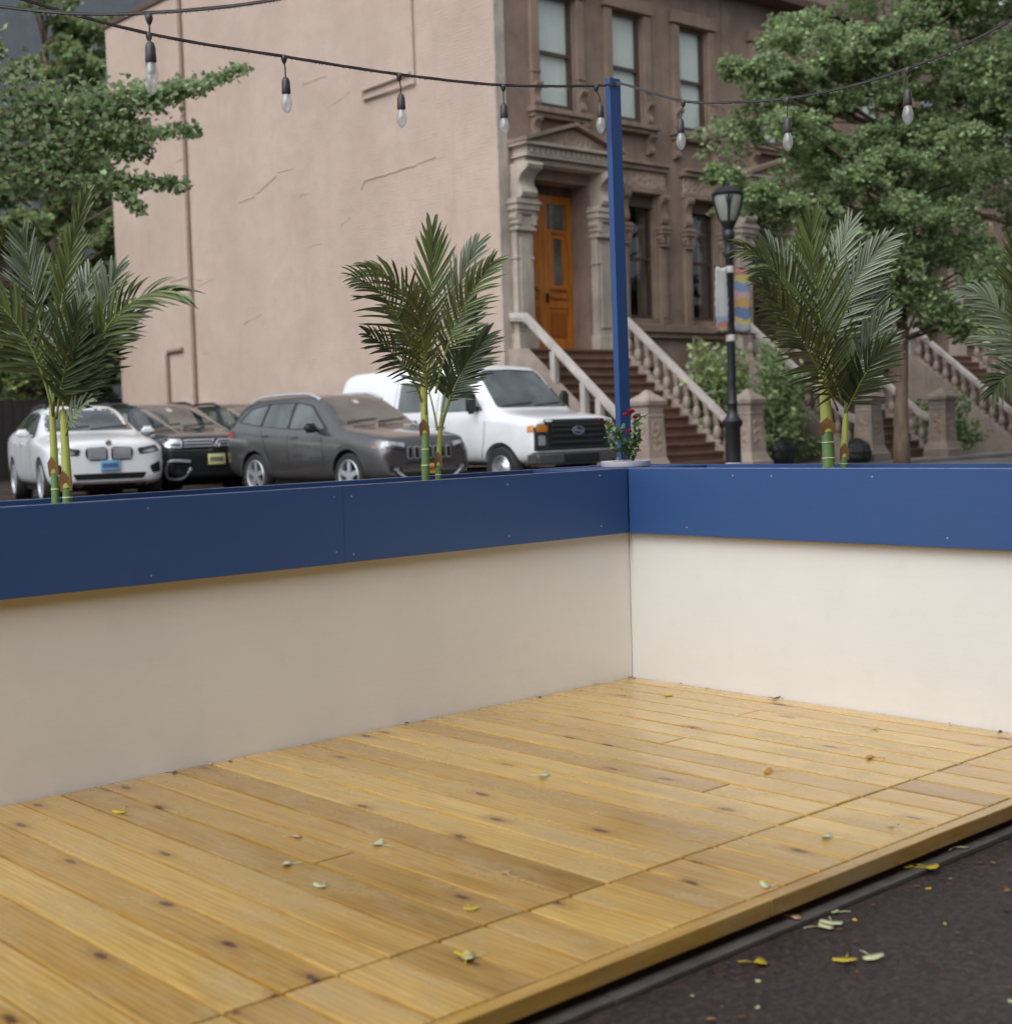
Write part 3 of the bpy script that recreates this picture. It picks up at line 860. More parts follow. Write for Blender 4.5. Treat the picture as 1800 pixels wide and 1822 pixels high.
def palm_stem(root, pts, r0, r1, rings, sheath_from, husk=True):
    """green ringed cane, then a yellow-green sheath"""
    n = 24
    P = bez3(*pts, n)
    k0 = int(n * sheath_from)
    c = MB(); c.cur = 0
    c.tube(P[:k0 + 1], [r0 + (r1 - r0) * i / n for i in range(k0 + 1)], 14)
    c.cur = 1
    for f in rings:
        i = min(k0 - 1, max(0, int(f * k0))); a = P[i]; t = (P[i + 1] - P[i]).normalized()
        rr = r0 + (r1 - r0) * i / n
        c.tube([a - t * 0.0025, a, a + t * 0.0025], [rr * 1.0, rr * 1.10, rr * 1.0], 14)
    under(c.build('cane', [M['stem'], M['stem_ring']], smooth=True, angle=50), root)
    s = MB(); m_ = n - k0
    s.tube(P[k0:], [(r0 + (r1 - r0) * k0 / n) * (1.12 - 0.42 * (i / m_)) for i in range(m_ + 1)], 12)
    under(s.build('leaf_sheath', M['sheath'], smooth=True, angle=60), root)
    if husk:
        hk = MB(); a = P[k0]; t = (P[min(n, k0 + 5)] - P[k0]).normalized(); s_ = t.cross(CF).normalized()
        rr = r0 * 1.16
        hk.add([a - s_ * rr - CF * rr * 0.5 - t * 0.01, a + s_ * rr - CF * rr * 0.5 - t * 0.012, a + s_ * rr * 1.1 - CF * rr * 1.1 + t * 0.035, a + s_ * rr * 0.2 - CF * rr * 1.3 + t * 0.06, a - s_ * rr * 0.9 - CF * rr * 1.0 + t * 0.03],
               [(0, 1, 2, 4), (4, 2, 3)])
        under(hk.build('husk', M['husk'], recalc=False), root)

def palm(label, loc, stems, fronds):
    root = empty('palm_plant', label, 'palm', loc, 'artificial palms in the planters')
    for s in stems: palm_stem(root, *s)
    for fr in fronds:
        P, nl, L, n_, m, kw = fr
        under(frond(P, nl, L, n_, m, **kw), root)
    return root

def F3(Z, a, b, c, dz=(0, 0, 0), n=22):
    return bez3(px(*a, Z + dz[0]), px(*b, Z + dz[1]), px(*c, Z + dz[2]), n)
def nvec(side=0.0, up=0.35, toward=1.0):
    return (-CF * toward + CR * side + Vector((0, 0, up))).normalized()

# middle palm -------------------------------------------------------
Zm = (Vector((-0.99, 0.2, 0.96)) - EYE).dot(CF)
Sm = Zm / F_PX
fd, fs, fk = M['frond'], M['frond_silver'], M['frond_dark']
base_m = px(757, 862, Zm); base_m2 = px(780, 860, Zm + 0.06)
palm('two-caned green palm in the left planter before the white van, middle of the palms', (-0.99, 0.2, H - 0.09),
     [((px(757, 895, Zm), px(758, 780, Zm), px(752, 668, Zm)), 0.0185, 0.014, [0.08, 0.33, 0.56, 0.78], 0.55),
      ((px(779, 892, Zm + 0.06), px(779, 830, Zm + 0.06), px(783, 762, Zm + 0.05)), 0.0135, 0.011, [0.3, 0.75], 0.50)],
     [(F3(Zm, (753, 690), (705, 505), (632, 496), (0, -0.2, -0.32)), 22, 0.20, nvec(-0.2, 0.5), fd, dict(droop=0.22, amax=60)),
      (F3(Zm, (757, 690), (775, 560), (768, 408), (0, 0.05, 0.1)), 24, 0.18, nvec(0.2, 0.2), fd, dict(droop=0.05, amax=42, amin=14, start=0.35)),
      (F3(Zm, (760, 690), (790, 560), (848, 436), (0, 0.1, 0.2)), 22, 0.17, nvec(0.4, 0.5), fs, dict(droop=0.08, amax=46, start=0.3)),
      (F3(Zm, (775, 700), (800, 560), (876, 466), (0, 0.0, 0.0)), 22, 0.17, nvec(0.3, 0.6), fd, dict(droop=0.22, amax=52, start=0.3)),
      (F3(Zm, (752, 720), (730, 640), (655, 596), (0, -0.15, -0.25)), 16, 0.14, nvec(-0.3, 0.6), fk, dict(droop=0.2, start=0.35)),
      (F3(Zm, (757, 690), (740, 480), (655, 480), (0, -0.1, -0.1)), 26, 0.185, nvec(-0.1, 0.5), fd, dict(droop=0.3)),
      (F3(Zm, (757, 745), (765, 640), (735, 520), (0.0, -0.15, -0.25)), 22, 0.15, nvec(0.0, 0.2), fd, dict(droop=0.1, amax=56, start=0.25)),
      (F3(Zm, (783, 765), (800, 680), (866, 596), (0.05, 0.05, 0.1)), 24, 0.16, nvec(0.2, 0.4), fk, dict(droop=0.18, start=0.3)),
      (F3(Zm, (782, 765), (795, 640), (845, 545), (0.05, 0.1, 0.2)), 24, 0.17, nvec(0.2, 0.3), fk, dict(droop=0.1, start=0.25)),
      (F3(Zm, (785, 765), (800, 700), (848, 612), (0.05, 0.12, 0.25)), 22, 0.15, nvec(0.1, 0.3), fk, dict(droop=0.12, start=0.3)),
      (F3(Zm, (778, 765), (765, 680), (715, 560), (0.05, 0.15, 0.25)), 24, 0.16, nvec(-0.2, 0.4), fk, dict(droop=0.15, start=0.3)),
      ])

# right palm --------------------------------------------------------
Zr = (Vector((0.2, -0.95, 0.96)) - EYE).dot(CF)
palm('full dark palm with yellow-green canes in the right planter beside the lamp post', (0.2, -0.95, H - 0.09),
     [((px(1475, 880, Zr), px(1474, 770, Zr), px(1462, 655, Zr)), 0.0275, 0.021, [0.2, 0.42, 0.64, 0.84], 0.52),
      ((px(1498, 878, Zr + 0.05), px(1500, 820, Zr + 0.05), px(1504, 735, Zr + 0.04)), 0.0165, 0.013, [0.45, 0.85], 0.50)],
     [(F3(Zr, (1500, 720), (1450, 600), (1442, 395), (0, -0.15, -0.1)), 34, 0.235, nvec(0.05, 0.25), fd, dict(droop=0.10, amax=58, amin=14, start=0.06)),
      (F3(Zr, (1463, 670), (1405, 470), (1325, 444), (0, -0.12, -0.2)), 34, 0.215, nvec(-0.25, 0.6), fd, dict(droop=0.35, amax=64)),
      (F3(Zr, (1490, 730), (1455, 640), (1358, 505), (0, -0.2, -0.35)), 34, 0.20, nvec(-0.2, 0.45), fd, dict(droop=0.18, amax=60, start=0.1)),
      (F3(Zr, (1503, 735), (1530, 620), (1572, 562), (0.05, 0.0, 0.0)), 28, 0.17, nvec(0.25, 0.5), fs, dict(droop=0.15, start=0.15)),
      (F3(Zr, (1470, 660), (1500, 500), (1575, 428), (0, 0.1, 0.1)), 28, 0.185, nvec(0.25, 0.6), fs, dict(droop=0.18, amax=56)),
      (F3(Zr, (1503, 735), (1520, 600), (1560, 480), (0.05, 0.15, 0.2)), 30, 0.19, nvec(0.1, 0.3), fk, dict(droop=0.1, start=0.15)),
      (F3(Zr, (1470, 670), (1440, 560), (1365, 430), (0, 0.15, 0.25)), 30, 0.20, nvec(-0.1, 0.4), fk, dict(droop=0.15)),
      (F3(Zr, (1503, 740), (1502, 640), (1530, 545), (0.05, 0.05, 0.1)), 26, 0.17, nvec(0.1, 0.2), fk, dict(droop=0.1, start=0.15)),
      (F3(Zr, (1503, 740), (1545, 640), (1580, 612), (0.05, -0.1, -0.1)), 24, 0.16, nvec(0.2, 0.5), fk, dict(droop=0.12, start=0.15)),
      (F3(Zr, (1466, 668), (1470, 520), (1510, 400), (0, 0.2, 0.3)), 26, 0.19, nvec(0.1, 0.3), fs, dict(droop=0.12, amax=50)),
      ])

# left palm ---------------------------------------------------------
Zl = (Vector((-2.58, 0.2, 0.96)) - EYE).dot(CF)
palm('palm at the left picture edge whose frond arches over the white car', (-2.6, 0.2, H - 0.09),
     [((px(121, 950, Zl), px(121, 860, Zl), px(112, 730, Zl)), 0.0175, 0.014, [0.1, 0.45, 0.8], 0.42),
      ((px(99, 950, Zl + 0.03), px(99, 850, Zl + 0.03), px(92, 720, Zl + 0.03)), 0.0145, 0.012, [0.3, 0.75], 0.50)],
     [(F3(Zl, (116, 760), (185, 500), (312, 520), (0, -0.1, -0.1)), 30, 0.20, nvec(0.2, 0.75), fd, dict(droop=0.3, amax=52, start=0.3)),
      (F3(Zl, (95, 730), (98, 520), (152, 352), (0, 0.05, 0.1)), 28, 0.12, nvec(0.2, 0.2), fd, dict(droop=0.08, amax=38, amin=12, start=0.35)),
      (F3(Zl, (118, 750), (160, 620), (205, 485), (0, 0.05, 0.1)), 26, 0.17, nvec(0.2, 0.4), fs, dict(droop=0.15, start=0.3)),
      (F3(Zl, (116, 760), (150, 640), (235, 560), (0, 0.0, 0.0)), 26, 0.16, nvec(0.1, 0.4), fk, dict(droop=0.15, start=0.2)),
      (F3(Zl, (95, 740), (60, 560), (-60, 500), (0, -0.1, -0.1)), 26, 0.19, nvec(-0.2, 0.6), fd, dict(droop=0.25)),
      (F3(Zl, (112, 740), (110, 620), (160, 490), (0, 0.1, 0.2)), 26, 0.17, nvec(0.0, 0.3), fs, dict(droop=0.15, start=0.3)),
      (F3(Zl, (95, 740), (85, 640), (40, 420), (0, 0.1, 0.2)), 26, 0.18, nvec(0.0, 0.3), fk, dict(droop=0.1)),
      (F3(Zl, (116, 770), (128, 690), (165, 600), (0, -0.05, -0.1)), 24, 0.15, nvec(0.1, 0.2), fk, dict(droop=0.1, start=0.25)),
      (F3(Zl, (116, 780), (125, 735), (160, 712), (0, -0.05, -0.08)), 12, 0.085, nvec(0.0, 0.9), fs, dict(droop=0.2, start=0.3)),
      (F3(Zl, (100, 745), (112, 660), (138, 560), (0, -0.1, -0.1)), 24, 0.16, nvec(0.1, 0.2), fk, dict(droop=0.1, start=0.25)),
      ])
# palm past the right picture edge, only frond tips reach in ---------
Zo = (Vector((0.2, -1.85, 0.96)) - EYE).dot(CF)
palm('palm at the right picture edge with only frond tips reaching in', (0.2, -1.85, H - 0.09),
     [((px(1845, 890, Zo), px(1846, 780, Zo), px(1840, 680, Zo)), 0.019, 0.015, [0.2, 0.5, 0.8], 0.5)],
     [(F3(Zo, (1840, 690), (1790, 520), (1722, 520), (0, 0, 0)), 24, 0.16, nvec(-0.2, 0.6), fs, dict(droop=0.3)),
      (F3(Zo, (1840, 690), (1800, 600), (1752, 600), (0, 0.1, 0.2)), 22, 0.15, nvec(-0.2, 0.5), fd, dict(droop=0.2)),
      (F3(Zo, (1842, 690), (1830, 540), (1800, 430), (0, 0.0, 0.0)), 24, 0.17, nvec(0.1, 0.3), fd, dict(droop=0.1)),
      (F3(Zo, (1842, 690), (1870, 540), (1930, 450), (0, 0.0, 0.0)), 24, 0.18, nvec(0.2, 0.3), fk, dict(droop=0.15)),
      (F3(Zo, (1842, 690), (1800, 640), (1765, 700), (0, -0.1, -0.2)), 20, 0.13, nvec(-0.2, 0.5), fk, dict(droop=0.15))])

#PART2
# ------------------------------------------------------------------ cars
def round_poly(pts, r, n=4):
    out = []; N = len(pts)
    for i in range(N):
        p0 = Vector(pts[i - 1]); p = Vector(pts[i]); p2 = Vector(pts[(i + 1) % N])
        a = (p0 - p); b = (p2 - p)
        rr = min(r, a.length * 0.45, b.length * 0.45)
        s = p + a.normalized() * rr; e = p + b.normalized() * rr
        for k in range(n + 1):
            t = k / n
            q = s * (1 - t) ** 2 + p * 2 * t * (1 - t) + e * t * t
            out.append((q.x, q.y))
    return out

def car_body(stations, wheels, Ra, w):
    """stations: y, zb, zmid, zbelt, w, wsh, wr, zr, zt (half widths); y runs from the nose backwards"""
    bm = bmesh.new(); rows = []
    for (y, zb, zm, zbelt, ww, wsh, wr, zr, zt) in stations:
        half = [(0, zb), (ww * 0.80, zb), (ww * 0.97, zb + (zm - zb) * 0.28), (ww, zm), (ww * 0.992, zbelt - 0.05), (wsh, zbelt), (wr, zr), (wr * 0.72, zt - (zt - zr) * 0.25), (0, zt)]
        full = [(-a, b) for a, b in half[:0:-1]] + half
        full = full[:-1] if abs(full[0][0]) < 1e-6 and abs(full[-1][0]) < 1e-6 else full
        rows.append([bm.verts.new((a, y, b)) for a, b in full])
    n = len(rows[0])
    for i in range(len(rows) - 1):
        for k in range(n):
            bm.faces.new((rows[i][k], rows[i][(k + 1) % n], rows[i + 1][(k + 1) % n], rows[i + 1][k]))
    bm.faces.new(rows[0][::-1]); bm.faces.new(rows[-1])
    bmesh.ops.recalc_face_normals(bm, faces=bm.faces[:])
    me = bpy.data.meshes.new('tmp'); bm.to_mesh(me); bm.free()
    ob = bpy.data.objects.new('tmp', me); COL.objects.link(ob)
    sd = ob.modifiers.new('s', 'SUBSURF'); sd.levels = 3; sd.render_levels = 3
    cutters = []
    for wy, wz in wheels:
        for sx in (-1, 1):
            cb = MB(); cb.lathe([(Ra, -0.3), (Ra, 0.3)], (sx * (w + 0.02), wy, wz), 48, 'x')
            c = cb.build('cut', M['well']); cutters.append(c)
            bo = ob.modifiers.new('b', 'BOOLEAN'); bo.operation = 'DIFFERENCE'; bo.object = c; bo.solver = 'EXACT'
    dg = bpy.context.evaluated_depsgraph_get()
    ev = bpy.data.meshes.new_from_object(ob.evaluated_get(dg))
    # the same body without arches, to lay panels on
    for m_ in list(ob.modifiers)[1:]: ob.modifiers.remove(m_)
    dg = bpy.context.evaluated_depsgraph_get()
    bm2 = bmesh.new(); bm2.from_mesh(ob.evaluated_get(dg).to_mesh())
    tree = BVHTree.FromBMesh(bm2); bm2.free()
    bpy.data.objects.remove(ob)
    for c in cutters: bpy.data.objects.remove(c)
    return ev, tree

def patch(tree, poly, axis, sgn, off, depth=0.03, cuts=3):
    """a panel lying on the body: outline in the two other axes, thrown on along axis from side sgn"""
    bm = bmesh.new()
    def full(p, a=0.0):
        return {'x': (a, p[0], p[1]), 'y': (p[0], a, p[1]), 'z': (p[0], p[1], a)}[axis]
    vs = [bm.verts.new(full(p)) for p in poly]
    f = bm.faces.new(vs)
    bmesh.ops.triangulate(bm, faces=[f])
    for _ in range(cuts):
        le = [e for e in bm.edges if e.calc_length() > 0.09]
        if not le: break
        bmesh.ops.subdivide_edges(bm, edges=le, cuts=1)
        bmesh.ops.triangulate(bm, faces=[q for q in bm.faces if len(q.verts) > 3])
    ai = 'xyz'.index(axis)
    dr = Vector((0, 0, 0)); dr[ai] = -sgn
    for v in bm.verts:
        o = v.co.copy(); o[ai] = 6.0 * sgn + (2.0 if axis == 'y' else 0)
        hit = tree.ray_cast(o, dr)
        if hit[0] is None:
            o[ai] = v.co[ai]
            hit = tree.find_nearest(v.co + Vector([0.0 if i != ai else sgn * 0.9 for i in range(3)]))
        v.co = hit[0] + Vector([0.0 if i != ai else sgn * off for i in range(3)])
    r = bmesh.ops.extrude_face_region(bm, geom=bm.faces[:])
    nv = [e for e in r['geom'] if isinstance(e, bmesh.types.BMVert)]
    for v in nv: v.co[ai] -= sgn * depth
    bmesh.ops.recalc_face_normals(bm, faces=bm.faces[:])
    m = MB(); m.bm(bm); return m

def put(mbx, name, m, parent, smooth=True, angle=40):
    return mbx.build(name, m, parent=parent, smooth=smooth, angle=angle)

def wheel_mesh(kind, R, W, spokes, rimR, mat_rim):
    t = MB()
    t.lathe([(rimR, -W * 0.42), (R * 0.94, -W * 0.5), (R * 0.99, -W * 0.38), (R, 0), (R * 0.99, W * 0.38), (R * 0.94, W * 0.5), (rimR, W * 0.42)], (0, 0, 0), 44, 'x', cap=False)
    return t

def rim_mesh(R, W, spokes, twin=False, steel=False):
    t = MB(); x0 = -W * 0.44
    t.lathe([(R, x0 + 0.10), (R * 1.03, x0 - 0.006), (R * 1.0, x0 - 0.012), (R * 0.93, x0 - 0.004), (R * 0.88, x0 + 0.06), (R * 0.86, x0 + 0.10)], (0, 0, 0), 40, 'x', cap=False)
    if steel:
        t.lathe([(R * 0.88, x0 + 0.045), (R * 0.70, x0 + 0.01), (R * 0.55, x0 + 0.03), (R * 0.42, x0 - 0.012), (R * 0.2, x0 - 0.02), (0.005, x0 - 0.02)], (0, 0, 0), 32, 'x')
        return t
    t.lathe([(R * 0.20, x0 + 0.05), (R * 0.22, x0 + 0.006), (R * 0.10, x0 - 0.002), (0.004, x0 - 0.002)], (0, 0, 0), 20, 'x')
    for k in range(spokes):
        a = 2 * PI * k / spokes + 0.3
        for da in ((-0.13, 0.13) if twin else (0,)):
            d0 = Vector((0, math.cos(a), math.sin(a))); d1 = Vector((0, math.cos(a + da * 1.6), math.sin(a + da * 1.6)))
            n0 = Vector((0, -d0.z, d0.y)); w0 = R * (0.07 if twin else 0.16); w1 = R * (0.075 if twin else 0.15)
            p0 = d0 * R * 0.12; p1 = d1 * R * 0.93
            vs = []
            for p, wv, xo in ((p0, w0, x0 + 0.0), (p1, w1, x0 + 0.008)):
                for xx in (xo, xo + 0.045):
                    vs += [p - n0 * wv + Vector((xx, 0, 0)), p + n0 * wv + Vector((xx, 0, 0))]
            t.add(vs, [(0, 1, 5, 4), (2, 6, 7, 3), (0, 4, 6, 2), (1, 3, 7, 5), (0, 2, 3, 1), (4, 5, 7, 6)])
    return t

def add_wheels(root, spec, w):
    R, W = spec['R'], spec['W']
    src = None
    for wy in spec['wheels']:
        for sx in (-1, 1):
            e = bpy.data.objects.new('wheel', None); COL.objects.link(e); e.parent = root
            e.location = (sx * (w - W * 0.5 - 0.015), wy, R); e.rotation_euler = (0, 0, 0 if sx < 0 else PI)
            if src is None:
                a = wheel_mesh('', R, W, 0, spec['rim'], None).build('tyre', M['rubber'], smooth=True, angle=50)
                b_ = rim_mesh(spec['rim'], W, spec['spokes'], spec.get('twin', False), spec.get('steel', False)).build('rim', M[spec['rim_mat']], smooth=True, angle=35)
                dk = MB(); dk.lathe([(spec['rim'] * 0.92, -W * 0.1), (spec['rim'] * 0.9, W * 0.2)], (0, 0, 0), 24, 'x'); c_ = dk.build('brake_disc', M['well'])
                src = (a, b_, c_)
                for o in src: o.parent = e
            else:
                for o in src:
                    c = o.copy(); COL.objects.link(c); c.parent = e

def sides(fn):
    for s in (-1, 1): fn(s)

def arc(cy, cz, r, a0, a1, n=18):
    return [(cy + r * math.cos(a0 + (a1 - a0) * i / n), cz + r * math.sin(a0 + (a1 - a0) * i / n)) for i in range(n + 1)]

def mirror_ear(root, m, x, y, z, sx=1, big=False):
    for s in (-1, 1):
        b = MB()
        wz, hz, dz_ = (0.11, 0.19, 0.05) if big else (0.115, 0.075, 0.07)
        bm = bmesh.new(); bmesh.ops.create_cube(bm, size=2.0, matrix=Matrix.Translation((s * (x + wz), y, z)) @ Matrix.Diagonal((wz, dz_, hz, 1)))
        bmesh.ops.bevel(bm, geom=bm.edges[:], offset=0.045, segments=3, affect='EDGES')
        b.bm(bm)
        b.box(s * (x - 0.06), s * (x + 0.06), y - 0.01, y + 0.05, z - hz * 0.8, z - hz * 0.3, 0.01)
        mo = put(b, 'door_mirror', m, root)

def number_plate(root, x, y, z, m, wd=0.31, ht=0.155, ink=True):
    b = MB(); b.box(x - wd / 2, x + wd / 2, y - 0.012, y + 0.03, z - ht / 2, z + ht / 2, 0.004)
    o = put(b, 'number_plate', m, root)
    if ink:
        c = MB()
        for i in range(7):
            xx = x - wd * 0.38 + i * wd * 0.115
            c.box(xx, xx + wd * 0.075, y - 0.0145, y - 0.010, z - ht * 0.22, z + ht * 0.2)
        put(c, 'plate_characters', M['ink'], o, False)

def wipers(root, tree, y, z, xs):
    for x0, x1 in xs:
        P = []
        for t in [i / 10 for i in range(11)]:
            p = Vector((x0 + (x1 - x0) * t, -3, z + 0.03 + 0.05 * t))
            h = tree.ray_cast(p, Vector((0, 1, 0)))
            if h[0]: P.append(h[0] + Vector((0, -0.018, 0.01)))
        if len(P) > 2:
            b = MB(); b.tube(P, 0.009, 6); put(b, 'wiper', M['plastic'], root)

def seam(tree, pts, axis, sgn, wd=0.006):
    """shut line: narrow dark strip along points"""
    poly_l = []; poly_r = []
    for i, p in enumerate(pts):
        a = Vector(pts[max(0, i - 1)]); b = Vector(pts[min(len(pts) - 1, i + 1)])
        t = (b - a).normalized(); n = Vector((-t.y, t.x))
        poly_l.append(tuple(Vector(p) + n * wd)); poly_r.append(tuple(Vector(p) - n * wd))
    return patch(tree, poly_l + poly_r[::-1], axis, sgn, 0.0015, 0.01, 3)

def make_car(kind, name, label, loc, yaw=0.0, paint=None):
    S = CARS[kind]
    root = empty(name, label, S['cat'], loc)
    root.rotation_euler = (0, 0, yaw)
    w = S['w']; R = S['R']
    ev, tree = car_body(S['st'], [(wy, R) for wy in S['wheels']], S['arch'], w)
    ev.materials.clear(); ev.materials.append(M[paint or S['paint']])
    ev.polygons.foreach_set('material_index', [0] * len(ev.polygons))
    ev.polygons.foreach_set('use_smooth', [True] * len(ev.polygons)); ev.set_sharp_from_angle(angle=math.radians(38))
    body = bpy.data.objects.new('body', ev); COL.objects.link(body); body.parent = root
    ev.name = kind + '_body'
    # wheel wells
    for wy in S['wheels']:
        for s in (-1, 1):
            b = MB(); b.lathe([(S['arch'] * 0.99, 0), (S['arch'] * 0.99, 0.02)], (s * (w - 0.285), wy, R), 32, 'x')
            put(b, 'wheel_well', M['well'], root, False)
    b = MB(); b.box(-w * 0.8, w * 0.8, 0.35, S['st'][-1][0] - 0.3, 0.2, 0.34); put(b, 'underbody', M['well'], root, False)
    add_wheels(root, S, w)
    for wins in S['windows']:
        tr, pane = wins
        def do(s, tr=tr, pane=pane):
            if tr:
                put(patch(tree, round_poly(tr, 0.05), 'x', s, 0.002, 0.03), 'window_trim', M['plastic'], root)
            for pn in pane:
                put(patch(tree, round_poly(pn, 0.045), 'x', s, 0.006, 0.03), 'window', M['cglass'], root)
        sides(do)
    ws = S['windshield']
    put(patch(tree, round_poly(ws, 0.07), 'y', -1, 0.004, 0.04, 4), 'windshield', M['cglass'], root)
    if 'sticker' in S:
        x_, z_ = S['sticker']
        put(patch(tree, round_poly([(x_ - .05, z_ - .03), (x_ + .05, z_ - .03), (x_ + .05, z_ + .03), (x_ - .05, z_ + .03)], 0.02), 'y', -1, 0.007, 0.01, 1), 'sticker', M['tape'], root)
    wipers(root, tree, 0, ws[0][1], S['wip'])
    for pts in S['seams']:
        sides(lambda s, pts=pts: put(seam(tree, pts, 'x', s), 'door_seam', M['well'], root))
    for (hy, hz) in S['handles']:
        def hd(s):
            b = MB()
            h = tree.ray_cast(Vector((s * 4, hy, hz)), Vector((-s, 0, 0)))
            b.box(h[0].x + s * 0.004, h[0].x + s * 0.035, hy - 0.09, hy + 0.09, hz - 0.014, hz + 0.014, 0.01)
            put(b, 'door_handle', M[S['handle_mat']] if S['handle_mat'] else M[paint or S['paint']], root)
        sides(hd)
    mirror_ear(root, M[S['mirror_mat']] if S['mirror_mat'] else M[paint or S['paint']], *S['mirror'], big=S.get('bigmirror', False))
    if S.get('cladding'):
        cz = S['cladding']
        for wy in S['wheels']:
            def fl(s, wy=wy):
                a0, a1 = math.radians(-22), math.radians(202)
                poly = arc(wy, R, S['arch'] + 0.075, a0, a1) + arc(wy, R, S['arch'] + 0.002, a1, a0)
                put(patch(tree, poly, 'x', s, 0.010, 0.02, 2), 'arch_flare', M[cz], root)
            sides(fl)
        y0 = S['wheels'][0] + S['arch'] + 0.06; y1 = S['wheels'][1] - S['arch'] - 0.06
        sides(lambda s: put(patch(tree, [(y0, 0.30), (y1, 0.30), (y1, 0.44), (y0, 0.42)], 'x', s, 0.008, 0.02, 4), 'sill_cladding', M[cz], root))
    if S.get('rails'):
        x_, y0, y1, zz, mt = S['rails']
        for s in (-1, 1):
            P = []
            for i in range(17):
                t = i / 16; yy = y0 + (y1 - y0) * t
                h = tree.ray_cast(Vector((s * x_, yy, 5)), Vector((0, 0, -1)))
                P.append(h[0] + Vector((0, 0, 0.058 * min(1, 6 * min(t, 1 - t)) - 0.002)))
            b = MB(); b.tube(P, 0.028, 8)
            put(b, 'roof_rail', M[mt], root)
    for nm, mt, axis, side, poly, rd, off in S['panels']:
        for sg in ({'f': (-1,), 'l': (-1,), 'b': (-1, 1)}[side]):
            if axis == 'x':
                mm = patch(tree, round_poly(poly, rd), 'x', sg, off, 0.03, 3)
                put(mm, nm, M[mt], root)
            else:
                pl = poly if (side == 'f' or sg == -1) else [(-a, c) for a, c in poly]
                mm = patch(tree, round_poly(pl, rd), 'y', -1, off, 0.035, 3)
                put(mm, nm, M[mt], root)
    S['extra'](root, tree)
    return root

def front_y(tree, x, z):
    h = tree.ray_cast(Vector((x, -4, z)), Vector((0, 1, 0)))
    return h[0].y if h[0] else 0.0

def rect(x0, x1, z0, z1): return [(x0, z0), (x1, z0), (x1, z1), (x0, z1)]

def disc_badge(root, tree, x, z, r, m1, m2=None, strokes=(), oval=1.0):
    y = front_y(tree, x, z) - 0.02
    b = MB(); b.lathe([(r * 0.98, 0.03), (r, 0.0), (r * 0.92, -0.008), (r * 0.02, -0.010)], (0, 0, 0), 28, 'y')
    b.v = [(x + p[0] * oval, y + p[1], z + p[2]) for p in b.v]
    o = put(b, 'badge', M[m1], root)
    if m2:
        c = MB()
        for a_, b_, w_ in strokes:
            p = Vector((x + a_[0] * r * oval, y - 0.013, z + a_[1] * r)); q = Vector((x + b_[0] * r * oval, y - 0.013, z + b_[1] * r))
            c.tube([p, q], w_ * r, 6)
        put(c, 'emblem', M[m2], o)
    return o

def ring_strokes(rad, n=20, w=0.08):
    return [((rad * math.cos(2 * PI * i / n), rad * math.sin(2 * PI * i / n)), (rad * math.cos(2 * PI * (i + 1) / n), rad * math.sin(2 * PI * (i + 1) / n)), w) for i in range(n)]

# --- per-car extras
def jeep_extra(root, tree):
    for i in range(-3, 4):
        x = i * 0.128
        put(patch(tree, round_poly(rect(x - 0.050, x + 0.050, 0.615, 0.815), 0.035), 'y', -1, 0.010, 0.04, 2), 'grille_surround', M['alloy'], root)
        put(patch(tree, round_poly(rect(x - 0.036, x + 0.036, 0.63, 0.795), 0.025), 'y', -1, 0.016, 0.03, 2), 'grille_slot', M['well'], root)
    number_plate(root, 0.0, front_y(tree, 0, .45) - 0.02, 0.455, M['plate_orange'])
    for s in (-1, 1):
        b = MB(); y = front_y(tree, s * 0.5, .36) - 0.03
        b.tube([(s * 0.34, y + 0.0, 0.28), (s * 0.46, y, 0.30), (s * 0.64, y + 0.03, 0.43)], [0.02, 0.026, 0.022], 8)
        put(b, 'chrome_hook', M['alloy'], root)
def vw_extra(root, tree):
    for z in (0.90, 0.955, 1.01):
        put(patch(tree, rect(-0.60, 0.60, z - 0.013, z + 0.013), 'y', -1, 0.022, 0.03, 4), 'grille_bar', M['alloy'], root)
    put(patch(tree, rect(-0.80, 0.80, 0.815, 0.835), 'y', -1, 0.012, 0.03, 4), 'chrome_strip', M['chrome'], root)
    st = ring_strokes(0.93) + [((-.55, .72), (0, -0.02), .09), ((.55, .72), (0, -0.02), .09), ((-.82, .25), (-.36, -.78), .09), ((-.36, -.78), (0, -.05), .09), ((0, -.05), (.36, -.78), .09), ((.36, -.78), (.82, .25), .09)]
    disc_badge(root, tree, 0, 0.955, 0.085, 'plastic', 'chrome', st)
    number_plate(root, 0.0, front_y(tree, 0, .66) - 0.02, 0.66, M['plate_cream'], 0.32, 0.19)
    for s in (-1, 1):
        P = []
        for (x, z) in [(0.50, 0.63), (0.80, 0.65), (0.885, 0.60), (0.885, 0.42), (0.80, 0.34), (0.62, 0.34), (0.48, 0.52)]:
            P.append(Vector((s * x, front_y(tree, s * x, z) - 0.012, z)))
        b = MB(); b.tube(bez_chain(P, 6), 0.03, 7); put(b, 'fog_lamp_surround', M['alloy'], root)
